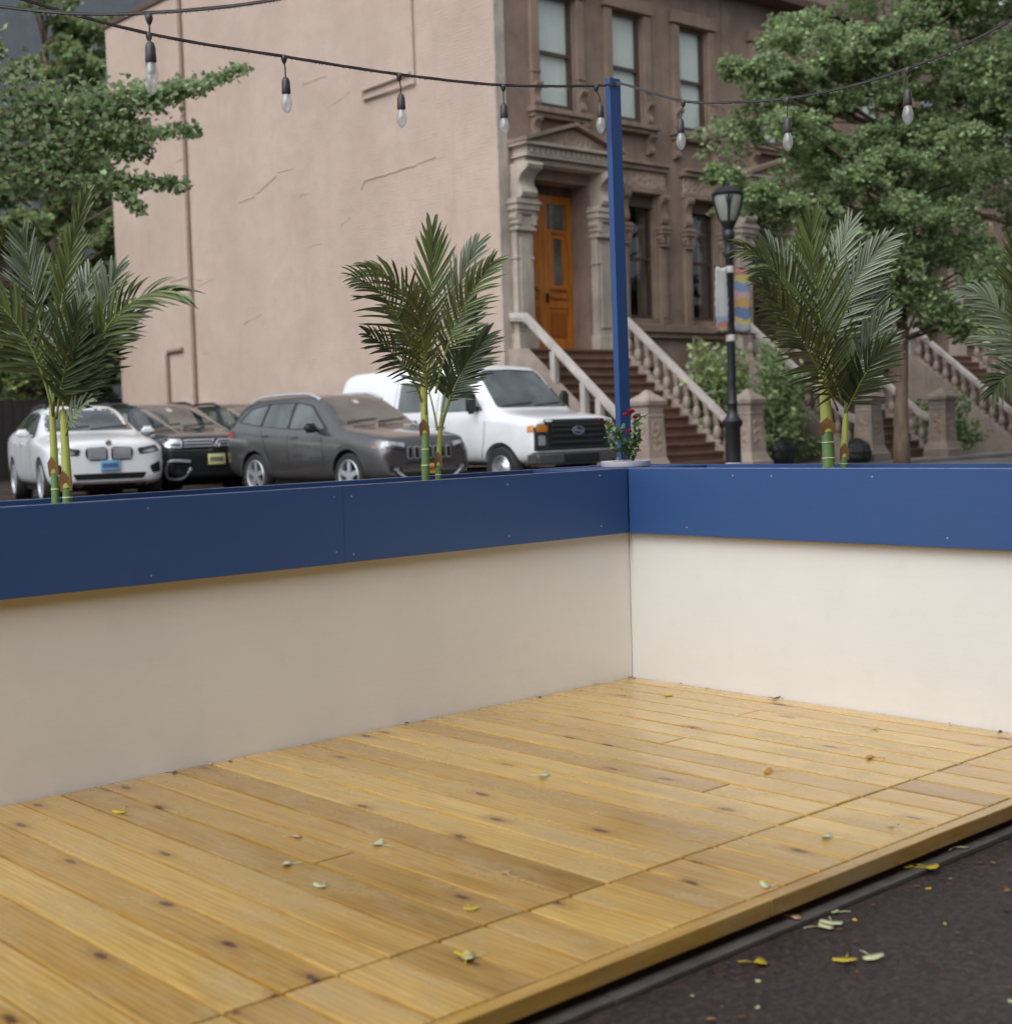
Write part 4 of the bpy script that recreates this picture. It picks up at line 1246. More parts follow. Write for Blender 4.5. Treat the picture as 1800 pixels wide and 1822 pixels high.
def bmw_extra(root, tree):
    for s in (-1, 1):
        put(patch(tree, round_poly([(s * 0.03, 0.70), (s * 0.35, 0.72), (s * 0.395, 0.82), (s * 0.375, 0.925), (s * 0.06, 0.945), (s * 0.03, 0.90)], 0.05), 'y', -1, 0.012, 0.04, 3), 'grille_frame', M['chrome'], root)
        put(patch(tree, round_poly([(s * 0.045, 0.715), (s * 0.335, 0.735), (s * 0.375, 0.82), (s * 0.36, 0.91), (s * 0.075, 0.93), (s * 0.045, 0.89)], 0.045), 'y', -1, 0.020, 0.03, 3), 'grille', M['well'], root)
        for i in range(8):
            x = s * (0.075 + i * 0.037)
            put(patch(tree, rect(x - 0.0125, x + 0.0125, 0.735, 0.915), 'y', -1, 0.030, 0.02, 2), 'grille_slat', M['alloy'], root)
    number_plate(root, 0.0, front_y(tree, 0, .62) - 0.03, 0.63, M['plate_blue'], 0.31, 0.17)
    disc_badge(root, tree, 0, 1.0, 0.048, 'plastic', 'chrome', ring_strokes(0.6, 16, 0.1) + [((-.6, 0), (.6, 0), .06), ((0, -.6), (0, .6), .06)])
def van_extra(root, tree):
    for z in (0.80, 0.90, 1.0, 1.08):
        put(patch(tree, rect(-0.60, 0.60, z - 0.022, z + 0.022), 'y', -1, 0.030, 0.03, 4), 'grille_bar', M['plastic'], root)
    disc_badge(root, tree, 0, 0.985, 0.072, 'badge_blue', 'alloy', ring_strokes(0.9, 24, 0.06) + [((-.5, .4), (-.15, .45), .07), ((-.42, .45), (-.5, -.4), .07), ((-.5, .05), (-.3, .08), .06), ((-.2, -.1), (-.05, -.3), .05), ((-.05, -.3), (.05, .02), .05), ((.05, .02), (-.2, -.1), .05), ((.12, .05), (.12, -.3), .05), ((.12, .0), (.26, .05), .05), ((.36, -.3), (.5, -.25), .05), ((.36, -.3), (.38, .02), .05), ((.55, .5), (.52, -.3), .05)], 2.0)
    for s in (-1, 1):
        pass
    b = MB()
    y = front_y(tree, 0, .5) - 0.10
    bm = bmesh.new(); bmesh.ops.create_cube(bm, size=1.0, matrix=Matrix.Translation((0, y + 0.14, 0.53)) @ Matrix.Diagonal((2.02, 0.30, 0.22, 1)))
    bmesh.ops.bevel(bm, geom=bm.edges[:], offset=0.045, segments=3, affect='EDGES')
    b.bm(bm); bo = put(b, 'bumper', M['clad'], root)
    c = MB(); c.box(-0.42, 0.42, y - 0.018, y + 0.02, 0.455, 0.60, 0.01); put(c, 'plate_recess', M['well'], bo)

CARS = {
 'jeep': dict(cat='car', w=0.93, R=0.365, W=0.235, rim=0.255, spokes=5, rim_mat='alloy', wheels=(0.92, 3.63), arch=0.43, paint='p_grey',
    st=[(0.00, .36, .52, .70, .72, .68, .60, .80, .83), (0.04, .30, .54, .77, .82, .78, .72, .90, .93), (0.12, .27, .56, .84, .89, .85, .80, .955, .98), (0.38, .25, .60, .91, .925, .89, .83, 1.01, 1.04),
        (0.92, .25, .64, .99, .93, .90, .84, 1.085, 1.12), (1.20, .24, .68, 1.03, .93, .90, .83, 1.13, 1.165), (1.34, .24, .68, 1.05, .93, .90, .81, 1.20, 1.235), (1.94, .24, .68, 1.085, .93, .89, .715, 1.605, 1.65),
        (2.2, .24, .68, 1.10, .93, .89, .705, 1.655, 1.705), (3.2, .24, .68, 1.14, .93, .89, .70, 1.665, 1.72), (4.0, .25, .70, 1.18, .925, .885, .69, 1.635, 1.69), (4.32, .27, .70, 1.19, .91, .87, .69, 1.56, 1.60),
        (4.50, .30, .70, 1.17, .89, .85, .70, 1.28, 1.32), (4.59, .36, .70, 1.08, .85, .81, .68, 1.13, 1.16), (4.62, .42, .65, .95, .80, .76, .64, 1.0, 1.02)],
    windows=[([(1.46, 1.10), (2.06, 1.515), (2.60, 1.585), (3.40, 1.58), (3.95, 1.51), (4.22, 1.28), (3.55, 1.20), (2.5, 1.13)],
              [[(1.57, 1.125), (2.09, 1.495), (2.53, 1.56), (2.55, 1.145)], [(2.63, 1.15), (2.61, 1.565), (3.32, 1.56), (3.38, 1.195)], [(3.46, 1.205), (3.41, 1.55), (3.88, 1.49), (4.12, 1.285)]])],
    windshield=[(-0.74, 1.185), (0.74, 1.185), (0.64, 1.60), (0, 1.625), (-0.64, 1.60)], wip=[(-0.62, 0.0), (0.0, 0.6)], sticker=(-0.05, 1.56),
    seams=[[(1.62, 1.05), (1.60, .80), (1.56, .46)], [(2.59, 1.12), (2.60, .8), (2.56, .46)], [(3.42, 1.16), (3.30, .9), (3.18, .62), (3.16, .46)]],
    handles=[(2.40, 1.00), (3.28, 1.04)], handle_mat=None, mirror=(0.93, 1.72, 1.14), mirror_mat='plastic', cladding='clad', rails=(0.62, 2.0, 4.1, 0, 'alloy'),
    panels=[('headlight', 'lamp', 'y', 'b', [(-.82, .825), (-.50, .785), (-.48, .865), (-.78, .905)], .02, .010), ('daylight_strip', 'lampdark', 'y', 'b', [(-.76, .80), (-.52, .765), (-.51, .805), (-.72, .845)], .012, .016),
            ('turn_signal', 'amber', 'x', 'b', [(.20, .80), (.30, .805), (.30, .835), (.21, .83)], .01, .008),
            ('bumper_mouth', 'plastic', 'y', 'f', [(-.60, .30), (.60, .30), (.68, .42), (-.68, .42)], .03, .006), ('lower_grille', 'plastic', 'y', 'f', rect(-.48, .48, .54, .58), .015, .006),
            ('fog_recess', 'plastic', 'y', 'b', [(-.78, .43), (-.56, .41), (-.55, .50), (-.78, .53)], .02, .008), ('fog_lamp', 'lamp', 'y', 'b', rect(-.70, -.61, .44, .49), .02, .014),
            ('tail_light', 'red', 'x', 'b', [(4.34, 1.02), (4.54, 1.02), (4.54, 1.10), (4.28, 1.13)], .03, .006)],
    extra=jeep_extra),
 'vw': dict(cat='car', w=0.99, R=0.385, W=0.255, rim=0.275, spokes=5, twin=True, rim_mat='alloy_dark', wheels=(0.94, 3.92), arch=0.44, paint='p_dark',
    st=[(0.00, .40, .62, .86, .74, .70, .62, .95, .98), (0.05, .34, .62, .92, .87, .82, .76, 1.03, 1.06), (0.16, .30, .64, .97, .945, .90, .83, 1.08, 1.11), (0.40, .27, .66, 1.02, .985, .94, .85, 1.11, 1.145),
        (0.94, .26, .68, 1.06, .99, .945, .86, 1.145, 1.18), (1.30, .26, .70, 1.08, .99, .945, .85, 1.17, 1.205), (1.48, .26, .70, 1.09, .99, .945, .83, 1.26, 1.30), (2.15, .26, .70, 1.12, .99, .94, .73, 1.62, 1.68),
        (2.45, .26, .70, 1.13, .99, .94, .72, 1.665, 1.725), (3.5, .26, .70, 1.15, .99, .94, .71, 1.67, 1.735), (4.45, .26, .72, 1.17, .985, .935, .70, 1.63, 1.69), (4.75, .28, .72, 1.17, .97, .92, .70, 1.52, 1.56),
        (4.92, .32, .72, 1.13, .93, .88, .70, 1.24, 1.27), (5.0, .36, .70, 1.05, .89, .85, .70, 1.12, 1.14), (5.04, .44, .66, .95, .82, .78, .66, 1.0, 1.02)],
    windows=[([(1.58, 1.14), (2.18, 1.545), (2.75, 1.615), (3.75, 1.615), (4.40, 1.56), (4.66, 1.25), (3.6, 1.18)],
              [[(1.70, 1.165), (2.21, 1.525), (2.66, 1.59), (2.68, 1.18)], [(2.76, 1.185), (2.74, 1.595), (3.58, 1.59), (3.62, 1.20)], [(3.70, 1.20), (3.66, 1.585), (4.36, 1.53), (4.56, 1.26)]])],
    windshield=[(-0.80, 1.235), (0.80, 1.235), (0.67, 1.635), (0, 1.66), (-0.67, 1.635)], wip=[(-0.7, 0.0), (0.0, 0.7)], sticker=(0.0, 1.585),
    seams=[[(1.72, 1.1), (1.70, .8), (1.64, .46)], [(2.71, 1.15), (2.72, .8), (2.66, .46)], [(3.65, 1.17), (3.55, .9), (3.40, .62), (3.38, .46)]],
    handles=[(2.52, 1.03), (3.50, 1.05)], handle_mat=None, mirror=(0.97, 1.80, 1.19), mirror_mat=None, cladding='plastic', rails=(0.62, 2.3, 4.4, 0, 'plastic'),
    panels=[('grille', 'well', 'y', 'f', rect(-.62, .62, .85, 1.045), .02, .008), ('headlight', 'lamp', 'y', 'b', [(-.91, .90), (-.63, .87), (-.63, 1.03), (-.90, 1.05)], .03, .010),
            ('lamp_core', 'lampdark', 'y', 'b', [(-.84, .915), (-.67, .90), (-.67, .95), (-.84, .965)], .015, .016),
            ('lower_grille', 'well', 'y', 'f', [(-.82, .46), (.82, .46), (.80, .74), (-.80, .74)], .03, .006), ('bumper_mouth', 'plastic', 'y', 'f', [(-.74, .33), (.74, .33), (.80, .44), (-.80, .44)], .03, .008),
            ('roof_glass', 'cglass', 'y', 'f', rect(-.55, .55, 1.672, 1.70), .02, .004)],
    extra=vw_extra),
 'bmw': dict(cat='car', w=1.0, R=0.375, W=0.265, rim=0.27, spokes=5, twin=True, rim_mat='alloy', wheels=(0.90, 3.875), arch=0.43, paint='p_white',
    st=[(0.00, .40, .60, .80, .62, .58, .50, .90, .93), (0.04, .32, .58, .86, .80, .75, .66, .985, 1.02), (0.14, .27, .60, .91, .91, .86, .76, 1.025, 1.06), (0.36, .25, .62, .96, .975, .92, .80, 1.055, 1.10),
        (0.90, .25, .66, 1.03, 1.0, .945, .82, 1.10, 1.15), (1.35, .25, .68, 1.06, 1.0, .945, .82, 1.14, 1.18), (1.55, .25, .68, 1.07, 1.0, .945, .80, 1.24, 1.27), (2.25, .25, .68, 1.10, 1.0, .94, .68, 1.60, 1.655),
        (2.55, .25, .68, 1.11, 1.0, .94, .67, 1.64, 1.70), (3.4, .25, .68, 1.14, 1.0, .94, .66, 1.64, 1.70), (4.15, .26, .70, 1.17, .995, .935, .65, 1.58, 1.64), (4.5, .28, .70, 1.17, .98, .92, .65, 1.47, 1.51),
        (4.75, .32, .70, 1.12, .94, .88, .67, 1.20, 1.23), (4.87, .36, .70, 1.05, .90, .85, .67, 1.10, 1.12), (4.92, .44, .66, .95, .82, .78, .64, 1.0, 1.02)],
    windows=[([(1.68, 1.12), (2.28, 1.52), (2.8, 1.59), (3.6, 1.575), (4.1, 1.50), (4.42, 1.27), (3.4, 1.17)],
              [[(1.80, 1.145), (2.31, 1.50), (2.74, 1.565), (2.76, 1.16)], [(2.84, 1.165), (2.82, 1.57), (3.5, 1.555), (3.6, 1.19)], [(3.68, 1.20), (3.6, 1.545), (4.06, 1.475), (4.30, 1.28)]])],
    windshield=[(-0.76, 1.215), (0.76, 1.215), (0.63, 1.61), (0, 1.635), (-0.63, 1.61)], wip=[(-0.66, 0.0), (0.0, 0.66)],
    seams=[[(1.80, 1.08), (1.78, .8), (1.72, .42)], [(2.79, 1.14), (2.80, .8), (2.74, .42)]],
    handles=[(2.6, 1.02), (3.5, 1.04)], handle_mat=None, mirror=(0.97, 1.90, 1.20), mirror_mat=None, rails=(0.57, 2.4, 4.2, 0, 'plastic'),
    panels=[('headlight', 'lampdark', 'y', 'b', [(-.86, .845), (-.50, .80), (-.46, .90), (-.80, .955)], .03, .010), ('daylight_ring', 'lamp', 'y', 'b', [(-.78, .85), (-.56, .825), (-.55, .855), (-.76, .885)], .012, .018),
            ('air_intake', 'well', 'y', 'b', [(-.86, .50), (-.70, .48), (-.66, .60), (-.84, .68)], .03, .008), ('lower_grille', 'well', 'y', 'f', [(-.55, .40), (.55, .40), (.60, .50), (-.60, .50)], .02, .008),
            ('skid_plate', 'alloy', 'y', 'f', [(-.62, .33), (.62, .33), (.60, .375), (-.60, .375)], .01, .012), ('bumper_lip', 'plastic', 'y', 'f', [(-.78, .27), (.78, .27), (.80, .325), (-.80, .325)], .01, .008)],
    extra=bmw_extra),
 'van': dict(cat='van', w=1.0, R=0.37, W=0.235, rim=0.215, spokes=5, steel=True, rim_mat='alloy', wheels=(0.86, 4.36), arch=0.45, paint='p_white',
    st=[(0.00, .48, .72, .98, .90, .88, .80, 1.12, 1.14), (0.03, .44, .72, 1.04, .965, .95, .88, 1.17, 1.20), (0.10, .42, .74, 1.10, .995, .975, .90, 1.20, 1.24), (0.5, .40, .78, 1.16, 1.0, .98, .90, 1.25, 1.30),
        (0.98, .40, .80, 1.20, 1.0, .98, .89, 1.31, 1.36), (1.08, .40, .80, 1.22, 1.0, .98, .87, 1.42, 1.46), (1.62, .40, .80, 1.26, 1.0, .98, .81, 2.03, 2.07), (1.78, .40, .80, 1.26, 1.0, .98, .80, 2.11, 2.155),
        (2.2, .40, .80, 1.27, 1.0, .98, .80, 2.145, 2.20), (4.9, .40, .80, 1.28, 1.0, .98, .80, 2.145, 2.20), (5.30, .42, .82, 1.28, .995, .975, .80, 2.14, 2.19), (5.44, .43, .82, 1.28, .985, .965, .79, 2.11, 2.16), (5.51, .44, .82, 1.27, .98, .96, .785, 2.08, 2.13), (5.52, .45, .82, 1.26, .975, .955, .782, 2.07, 2.12)],
    windows=[(None, [[(1.30, 1.36), (1.80, 1.88), (2.42, 1.91), (2.42, 1.36)]]), (None, [[(2.95, 1.38), (2.95, 1.90), (3.65, 1.90), (3.65, 1.38)]])],
    windshield=[(-0.82, 1.40), (0.82, 1.40), (0.72, 2.06), (0, 2.085), (-0.72, 2.06)], wip=[(-0.72, -0.02), (0.02, 0.7)],
    seams=[[(1.22, 1.25), (1.24, .9), (1.36, .5)], [(2.52, 1.95), (2.53, 1.3), (2.53, .5)], [(3.75, 1.95), (3.76, 1.3), (3.76, .5)]],
    handles=[(2.36, 1.10)], handle_mat='plastic', mirror=(1.0, 1.42, 1.50), mirror_mat='plastic', bigmirror=True,
    panels=[('grille', 'well', 'y', 'f', rect(-.66, .66, .72, 1.13), .03, .012), ('grille_frame', 'plastic', 'y', 'f', rect(-.75, .75, .66, 1.18), .04, .006),
            ('lamp_housing', 'plastic', 'y', 'b', rect(-.96, -.70, .66, 1.10), .02, .008), ('turn_signal', 'amber', 'y', 'b', rect(-.92, -.70, .975, 1.085), .015, .016), ('headlight', 'lamp', 'y', 'b', rect(-.89, -.75, .75, .91), .03, .016),
            ('side_marker', 'amber', 'x', 'b', rect(.05, .17, .97, 1.085), .02, .010)],
    extra=van_extra),
}
make_car('jeep', 'parked_suv', 'wet charcoal grey SUV with silver roof rails parked right in front of the white van', (8.49 + 0.93, 13.05, 0.085))
make_car('vw', 'parked_suv', 'dark SUV with chrome barred grille parked behind the charcoal SUV beside the white car', (8.55, 18.0, 0.08), math.radians(-6))
make_car('bmw', 'parked_suv', 'white SUV with twin rounded grilles and blue plate, leftmost of the parked cars', (6.3, 17.6, 0.09), math.radians(-15))
make_car('vw', 'parked_suv', 'nearly hidden dark SUV with only its roof showing behind the other parked SUVs', (11.6, 20.2, 0.12), math.radians(-10), 'p_black')
make_car('van', 'parked_van', 'white cargo van with black grille and bumper parked beside the pink wall', (12.3, 12.66, 0.073))

#PART3
# ------------------------------------------------------------------ brownstone houses (local frame: x along the front, y into the house, z absolute)
FX, FY, PER = 14.6, 17.0, 7.05
def P_(root, mbx, name, mats, smooth=False, angle=35):
    o = mbx.build(name, mats, parent=root, smooth=smooth, angle=angle)
    return o

def wall_with_holes(mb, x0, x1, z0, z1, holes, depth):
    xs = sorted({x0, x1, *[h[0] for h in holes], *[h[1] for h in holes]})
    zs = sorted({z0, z1, *[h[2] for h in holes], *[h[3] for h in holes]})
    xs = [x for x in xs if x0 <= x <= x1]; zs = [z for z in zs if z0 <= z <= z1]
    for i in range(len(xs) - 1):
        for k in range(len(zs) - 1):
            cx, cz = (xs[i] + xs[i + 1]) / 2, (zs[k] + zs[k + 1]) / 2
            if any(h[0] < cx < h[1] and h[2] < cz < h[3] for h in holes): continue
            a, b, c, d = xs[i], xs[i + 1], zs[k], zs[k + 1]
            mb.add([(a, 0, c), (b, 0, c), (b, 0, d), (a, 0, d)], [(0, 1, 2, 3)])
    for a, b, c, d in holes:
        mb.add([(a, 0, c), (a, depth, c), (a, depth, d), (a, 0, d)], [(0, 1, 2, 3)])
        mb.add([(b, 0, c), (b, 0, d), (b, depth, d), (b, depth, c)], [(0, 1, 2, 3)])
        mb.add([(a, 0, c), (b, 0, c), (b, depth, c), (a, depth, c)], [(0, 1, 2, 3)])
        mb.add([(a, 0, d), (a, depth, d), (b, depth, d), (b, 0, d)], [(0, 1, 2, 3)])

def console(mb, x0, x1, z0, z1, d, y0=0.0):
    """scroll bracket: a swelling top that curls back to a narrow foot"""
    h = z1 - z0
    pr = [(0, 1.0), (-1.0, 1.0), (-1.06, 0.93), (-1.0, 0.84), (-0.86, 0.78), (-0.66, 0.70), (-0.56, 0.60), (-0.52, 0.50), (-0.55, 0.40), (-0.66, 0.30), (-0.72, 0.20), (-0.66, 0.10), (-0.5, 0.03), (-0.3, 0.0), (0, 0.0)]
    mb.prism([(y0 + p[0] * d, z0 + p[1] * h) for p in pr], 'x', x0, x1)

def capital(mb, x0, x1, y, z0, s=1.0):
    """stacked mouldings on top of a pilaster whose front face is at y (negative is outwards)"""
    for a, b, o in ((0.0, 0.07, 0.05), (0.07, 0.11, 0.02), (0.11, 0.33, 0.0), (0.33, 0.40, 0.06), (0.40, 0.52, 0.10), (0.52, 0.58, 0.13), (0.58, 0.64, 0.09)):
        mb.box(x0 - o * s, x1 + o * s, y - o * s, 0.01, z0 + a * s, z0 + b * s, 0.012)
    for sx in (x0, x1):
        mb.tube([(sx, y - 0.05 * s, z0 + 0.27 * s), (sx, 0.0, z0 + 0.27 * s)], 0.085 * s, 12)
        mb.tube([(sx + (0.0), y - 0.06 * s, z0 + 0.16 * s), (sx, 0.0, z0 + 0.16 * s)], 0.06 * s, 12)

def window(root, x0, x1, z0, z1, mid, light, depth=0.2):
    f = MB(); t = 0.065; y0, y1 = depth - 0.07, depth + 0.02
    f.box(x0, x0 + t, y0, y1, z0, z1); f.box(x1 - t, x1, y0, y1, z0, z1)
    f.box(x0 + t, x1 - t, y0, y1, z1 - t * 1.2, z1); f.box(x0 + t, x1 - t, y0 - 0.02, y1, z0, z0 + t * 1.4)
    f.box(x0 + t, x1 - t, y0 + 0.01, y1, mid - 0.035, mid + 0.035)
    fo = P_(root, f, 'window', M['sash'])
    for a, b, dy in ((z0 + t * 1.4, mid - 0.035, 0.0), (mid + 0.035, z1 - t * 1.2, 0.02)):
        p = MB(); p.box(x0 + t, x1 - t, depth - 0.03 - dy, depth - 0.024 - dy, a, b); P_(fo, p, 'pane', M['pane'])
    c = MB()
    if light:
        n = 14
        pts = [(x0 + (x1 - x0) * i / n, depth + 0.05 + 0.012 * math.sin(i * 2.3)) for i in range(n + 1)]
        zb = z0 + 0.05
        c.add([(x, y, zb) for x, y in pts] + [(x, y, z1) for x, y in pts], [(i, i + 1, n + 2 + i, n + 1 + i) for i in range(n)])
        P_(fo, c, 'blind', M['blind'], True)
    else:
        c.box(x0, x1, depth + 0.35, depth + 0.37, z0, z1)  # dark sheet standing in for the unlit room behind the panes
        P_(fo, c, 'dark_room_panel', M['darkroom'])

def sill(root, x0, x1, z, mat, d=0.22, h=0.16, brackets=True):
    b = MB(); b.box(x0, x1, -d, 0.0, z - h * 0.55, z, 0.015); b.box(x0 + 0.04, x1 - 0.04, -d * 0.72, 0.0, z - h, z - h * 0.56, 0.015)
    so_ = P_(root, b, 'window_sill', M[mat])
    if brackets:
        for xc in (x0 + 0.17, x1 - 0.17):
            c = MB(); console(c, xc - 0.09, xc + 0.09, z - h - 0.42, z - h - 0.001, d * 0.8)
            P_(so_, c, 'sill_bracket', M[mat])

def house(label, loc, wood='oak', trim='oak_dark', pier='brown_lit'):
    R0 = empty('brownstone_house', label, 'house', loc, 'brownstone row houses')
    W = PER
    holes = [(0.82, 2.52, 2.70, 6.16),
             (3.72, 4.66, 3.42, 6.12), (5.80, 6.76, 3.42, 6.12),
             (1.20, 2.22, 7.66, 9.95), (3.36, 4.30, 7.66, 9.95), (5.52, 6.46, 7.66, 9.95),
             (3.75, 4.60, 0.75, 2.35), (5.85, 6.70, 0.75, 2.35)]
    m = MB(); wall_with_holes(m, 0.0, W, 0.0, 12.4, holes, 0.55)
    P_(R0, m, 'front_wall', M['brown'])
    # flank of painted brick with its plaster scars
    m = MB(); m.box(0.0, 0.25, 0.02, 16.2, 0.0, 12.6)
    m.box(0.3, W - 0.01, 0.6, 16.2, 0.0, 12.5)
    sw = P_(R0, m, 'side_wall', M['pink'])
    def strip(pts, r, name='plaster_scar', mt='pink'):
        c = MB(); c.tube([(-0.0, y, z) for y, z in pts], r, 6); P_(sw, c, name, M[mt], True)
    rnd = random.Random(3)
    def rag(a, b, n=14, j=0.012):
        return [(a[0] + (b[0] - a[0]) * i / n, a[1] + (b[1] - a[1]) * i / n + rnd.uniform(-j, j)) for i in range(n + 1)]
    strip(rag((4.40, 6.68), (2.55, 6.74)), 0.022); strip(rag((4.40, 6.68), (4.52, 6.50), 4), 0.02)
    strip(rag((2.5, 6.76), (1.9, 6.80)), 0.018)
    strip(rag((8.8, 7.0), (7.9, 7.3)), 0.018); strip(rag((9.6, 6.9), (8.9, 6.95)), 0.016)
    strip(rag((13.2, 5.3), (11.9, 5.35)), 0.02)
    for _ in range(16):
        ya = rnd.uniform(1.2, 15.5); za = rnd.uniform(2.6, 9.5); L_ = rnd.uniform(0.3, 1.0)
        strip(rag((ya + L_, za), (ya, za + rnd.uniform(-0.12, 0.22)), 8, 0.018), rnd.uniform(0.008, 0.015))
    # bent conduit loops and downspouts
    m = MB(); m.tube([(-0.05, 2.50, 12.5), (-0.05, 2.50, 8.42), (-0.05, 4.28, 8.42), (-0.05, 4.28, 8.62), (-0.05, 2.62, 8.66)], 0.035, 8)
    P_(sw, m, 'conduit', M['pink'])
    m = MB(); m.tube([(-0.06, 12.03, 0.2), (-0.06, 12.03, 5.2), (-0.06, 12.02, 12.5)], 0.055, 10)
    for z in (2.2, 5.0, 7.6, 10.0): m.tube([(-0.06, 12.03, z - 0.04), (-0.06, 12.03, z + 0.04)], 0.068, 10)
    P_(sw, m, 'downspout', M['pipe'], True)
    m = MB(); m.tube([(-0.05, 13.45, 0.2), (-0.05, 13.45, 3.34), (-0.05, 13.38, 3.44), (-0.05, 12.62, 3.46)], 0.06, 8); P_(sw, m, 'vent_pipe', M['pipe'], True)
    m = MB(); m.box(-0.06, W, 0.0, 16.3, 12.6, 12.75, 0.02); P_(R0, m, 'roof', M['brown_dark'])
    # corner pier
    m = MB(); m.box(-0.004, 0.26, -0.035, 0.018, 0.0, 12.3)
    for z in [0.6 + 0.74 * i for i in range(16)]: m.box(-0.007, 0.263, -0.038, -0.030, z, z + 0.018)
    P_(R0, m, 'corner_pier', M[pier])
    # doorway --------------------------------------------------------
    dr = MB(); yd = 0.50
    for x0 in (0.82, 1.67):
        dr.box(x0, x0 + 0.14, yd, yd + 0.06, 2.72, 5.98); dr.box(x0 + 0.71, x0 + 0.845, yd, yd + 0.06, 2.72, 5.98)
        for z0, z1 in ((2.72, 2.95), (3.62, 3.78), (3.98, 4.10), (5.08, 5.26), (5.80, 5.98)): dr.box(x0 + 0.14, x0 + 0.71, yd + 0.004, yd + 0.056, z0, z1, 0.008)
        dr.box(x0 + 0.14, x0 + 0.30, yd + 0.008, yd + 0.05, 4.10, 5.08); dr.box(x0 + 0.56, x0 + 0.71, yd + 0.008, yd + 0.05, 4.10, 5.08)
        for z0, z1 in ((2.95, 3.62), (3.78, 3.98)): dr.box(x0 + 0.14, x0 + 0.71, yd + 0.03, yd + 0.05, z0, z1)
    do = P_(R0, dr, 'front_door', M[wood])
    for x0 in (0.82, 1.67):
        for q in ((0.20, 0.65, yd + 0.004, yd + 0.03, 3.02, 3.55), (0.2, 0.65, yd - 0.02, yd + 0.01, 3.80, 3.85), (0.2, 0.65, yd - 0.022, yd + 0.01, 3.99, 4.04), (0.25, 0.60, yd - 0.02, yd + 0.01, 5.16, 5.22)):
            c = MB(); c.box(x0 + q[0], x0 + q[1], *q[2:], 0.01)
            P_(do, c, 'door_moulding', M[trim])
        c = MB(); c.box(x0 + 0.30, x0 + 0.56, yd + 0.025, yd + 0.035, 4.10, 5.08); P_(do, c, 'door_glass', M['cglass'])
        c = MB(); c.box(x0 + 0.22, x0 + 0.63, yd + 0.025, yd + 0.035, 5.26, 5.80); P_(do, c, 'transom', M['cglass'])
    c = MB(); c.box(1.71, 1.75, yd - 0.06, yd, 3.72, 3.92, 0.008); c.tube([(1.73, yd - 0.05, 3.84), (1.73, yd - 0.10, 3.84), (1.85, yd - 0.10, 3.84)], 0.012, 6); P_(do, c, 'door_handle', M['black'])
    m = MB(); m.box(0.82, 2.52, 0.46, 0.56, 5.98, 6.16); P_(R0, m, 'door_lintel', M['brown_dark'])
    # pilasters, brackets, hood
    for x0, x1 in ((0.28, 0.74), (2.58, 3.04)):
        m = MB(); m.box(x0 - 0.05, x1 + 0.05, -0.24, 0.002, 2.70, 3.02, 0.02); m.box(x0, x1, -0.18, 0.003, 3.02, 5.06, 0.012)
        m.box(x0 + 0.09, x1 - 0.09, -0.205, -0.17, 3.16, 4.92, 0.02); m.box(x0 - 0.02, x1 + 0.02, -0.2, 0.003, 4.5, 4.55, 0.01)
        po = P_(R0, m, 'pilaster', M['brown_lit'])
        m = MB(); capital(m, x0 + 0.02, x1 - 0.02, -0.22, 5.06, 1.0); P_(po, m, 'capital', M['brown_lit'])
        m = MB(); console(m, x0 + 0.02, x1 - 0.02, 5.66, 6.38, 0.54); P_(po, m, 'scroll_bracket', M['brown_lit'])
    m = MB()
    m.box(0.42, 2.92, -0.36, -0.002, 6.385, 6.50, 0.015); m.box(0.36, 2.98, -0.48, -0.002, 6.505, 6.545, 0.01)
    m.box(0.40, 2.94, -0.45, -0.002, 6.55, 6.72, 0.01)
    for i in range(17): m.box(0.48 + i * 0.145, 0.56 + i * 0.145, -0.48, -0.445, 6.565, 6.70, 0.008)
    m.box(0.28, 3.08, -0.56, -0.002, 6.725, 6.78, 0.012)
    hd = P_(R0, m, 'door_hood', M['brown_lit'])
    m = MB(); m.prism([(0.30, 6.783), (3.06, 6.783), (1.68, 7.16)], 'y', -0.46, -0.003); P_(hd, m, 'pediment', M['carved'])
    m = MB()
    for a, b in (((0.26, 6.80), (1.68, 7.22)), ((1.68, 7.22), (3.10, 6.80))):
        m.prism([(a[0], a[1] - 0.02), (b[0], b[1] - 0.02), (b[0], b[1] + 0.06), (a[0], a[1] + 0.06)], 'y', -0.60, -0.004)
    P_(hd, m, 'raking_cornice', M['brown'])
    # parlour window surrounds ----------------------------------------
    for x0, x1 in ((3.72, 4.66), (5.80, 6.76)):
        window(R0, x0, x1, 3.42, 6.12, 4.74, False, 0.25)
        m = MB(); m.box(x0 - 0.28, x1 + 0.28, -0.10, 0.003, 6.14, 6.26, 0.012); m.box(x0 - 0.34, x1 + 0.34, -0.16, 0.003, 6.62, 6.72, 0.015); m.box(x0 - 0.3, x1 + 0.3, -0.22, 0.003, 6.725, 6.78, 0.012)
        lo = P_(R0, m, 'window_lintel', M['brown'])
        m = MB(); m.box(x0 - 0.24, x1 + 0.24, -0.075, 0.004, 6.265, 6.615); P_(lo, m, 'carved_frieze', M['carved'])
        m = MB(); m.box(x0 + 0.02, x1 - 0.02, 0.10, 0.17, 5.86, 6.118); P_(lo, m, 'soffit_panel', M['brown_dark'])
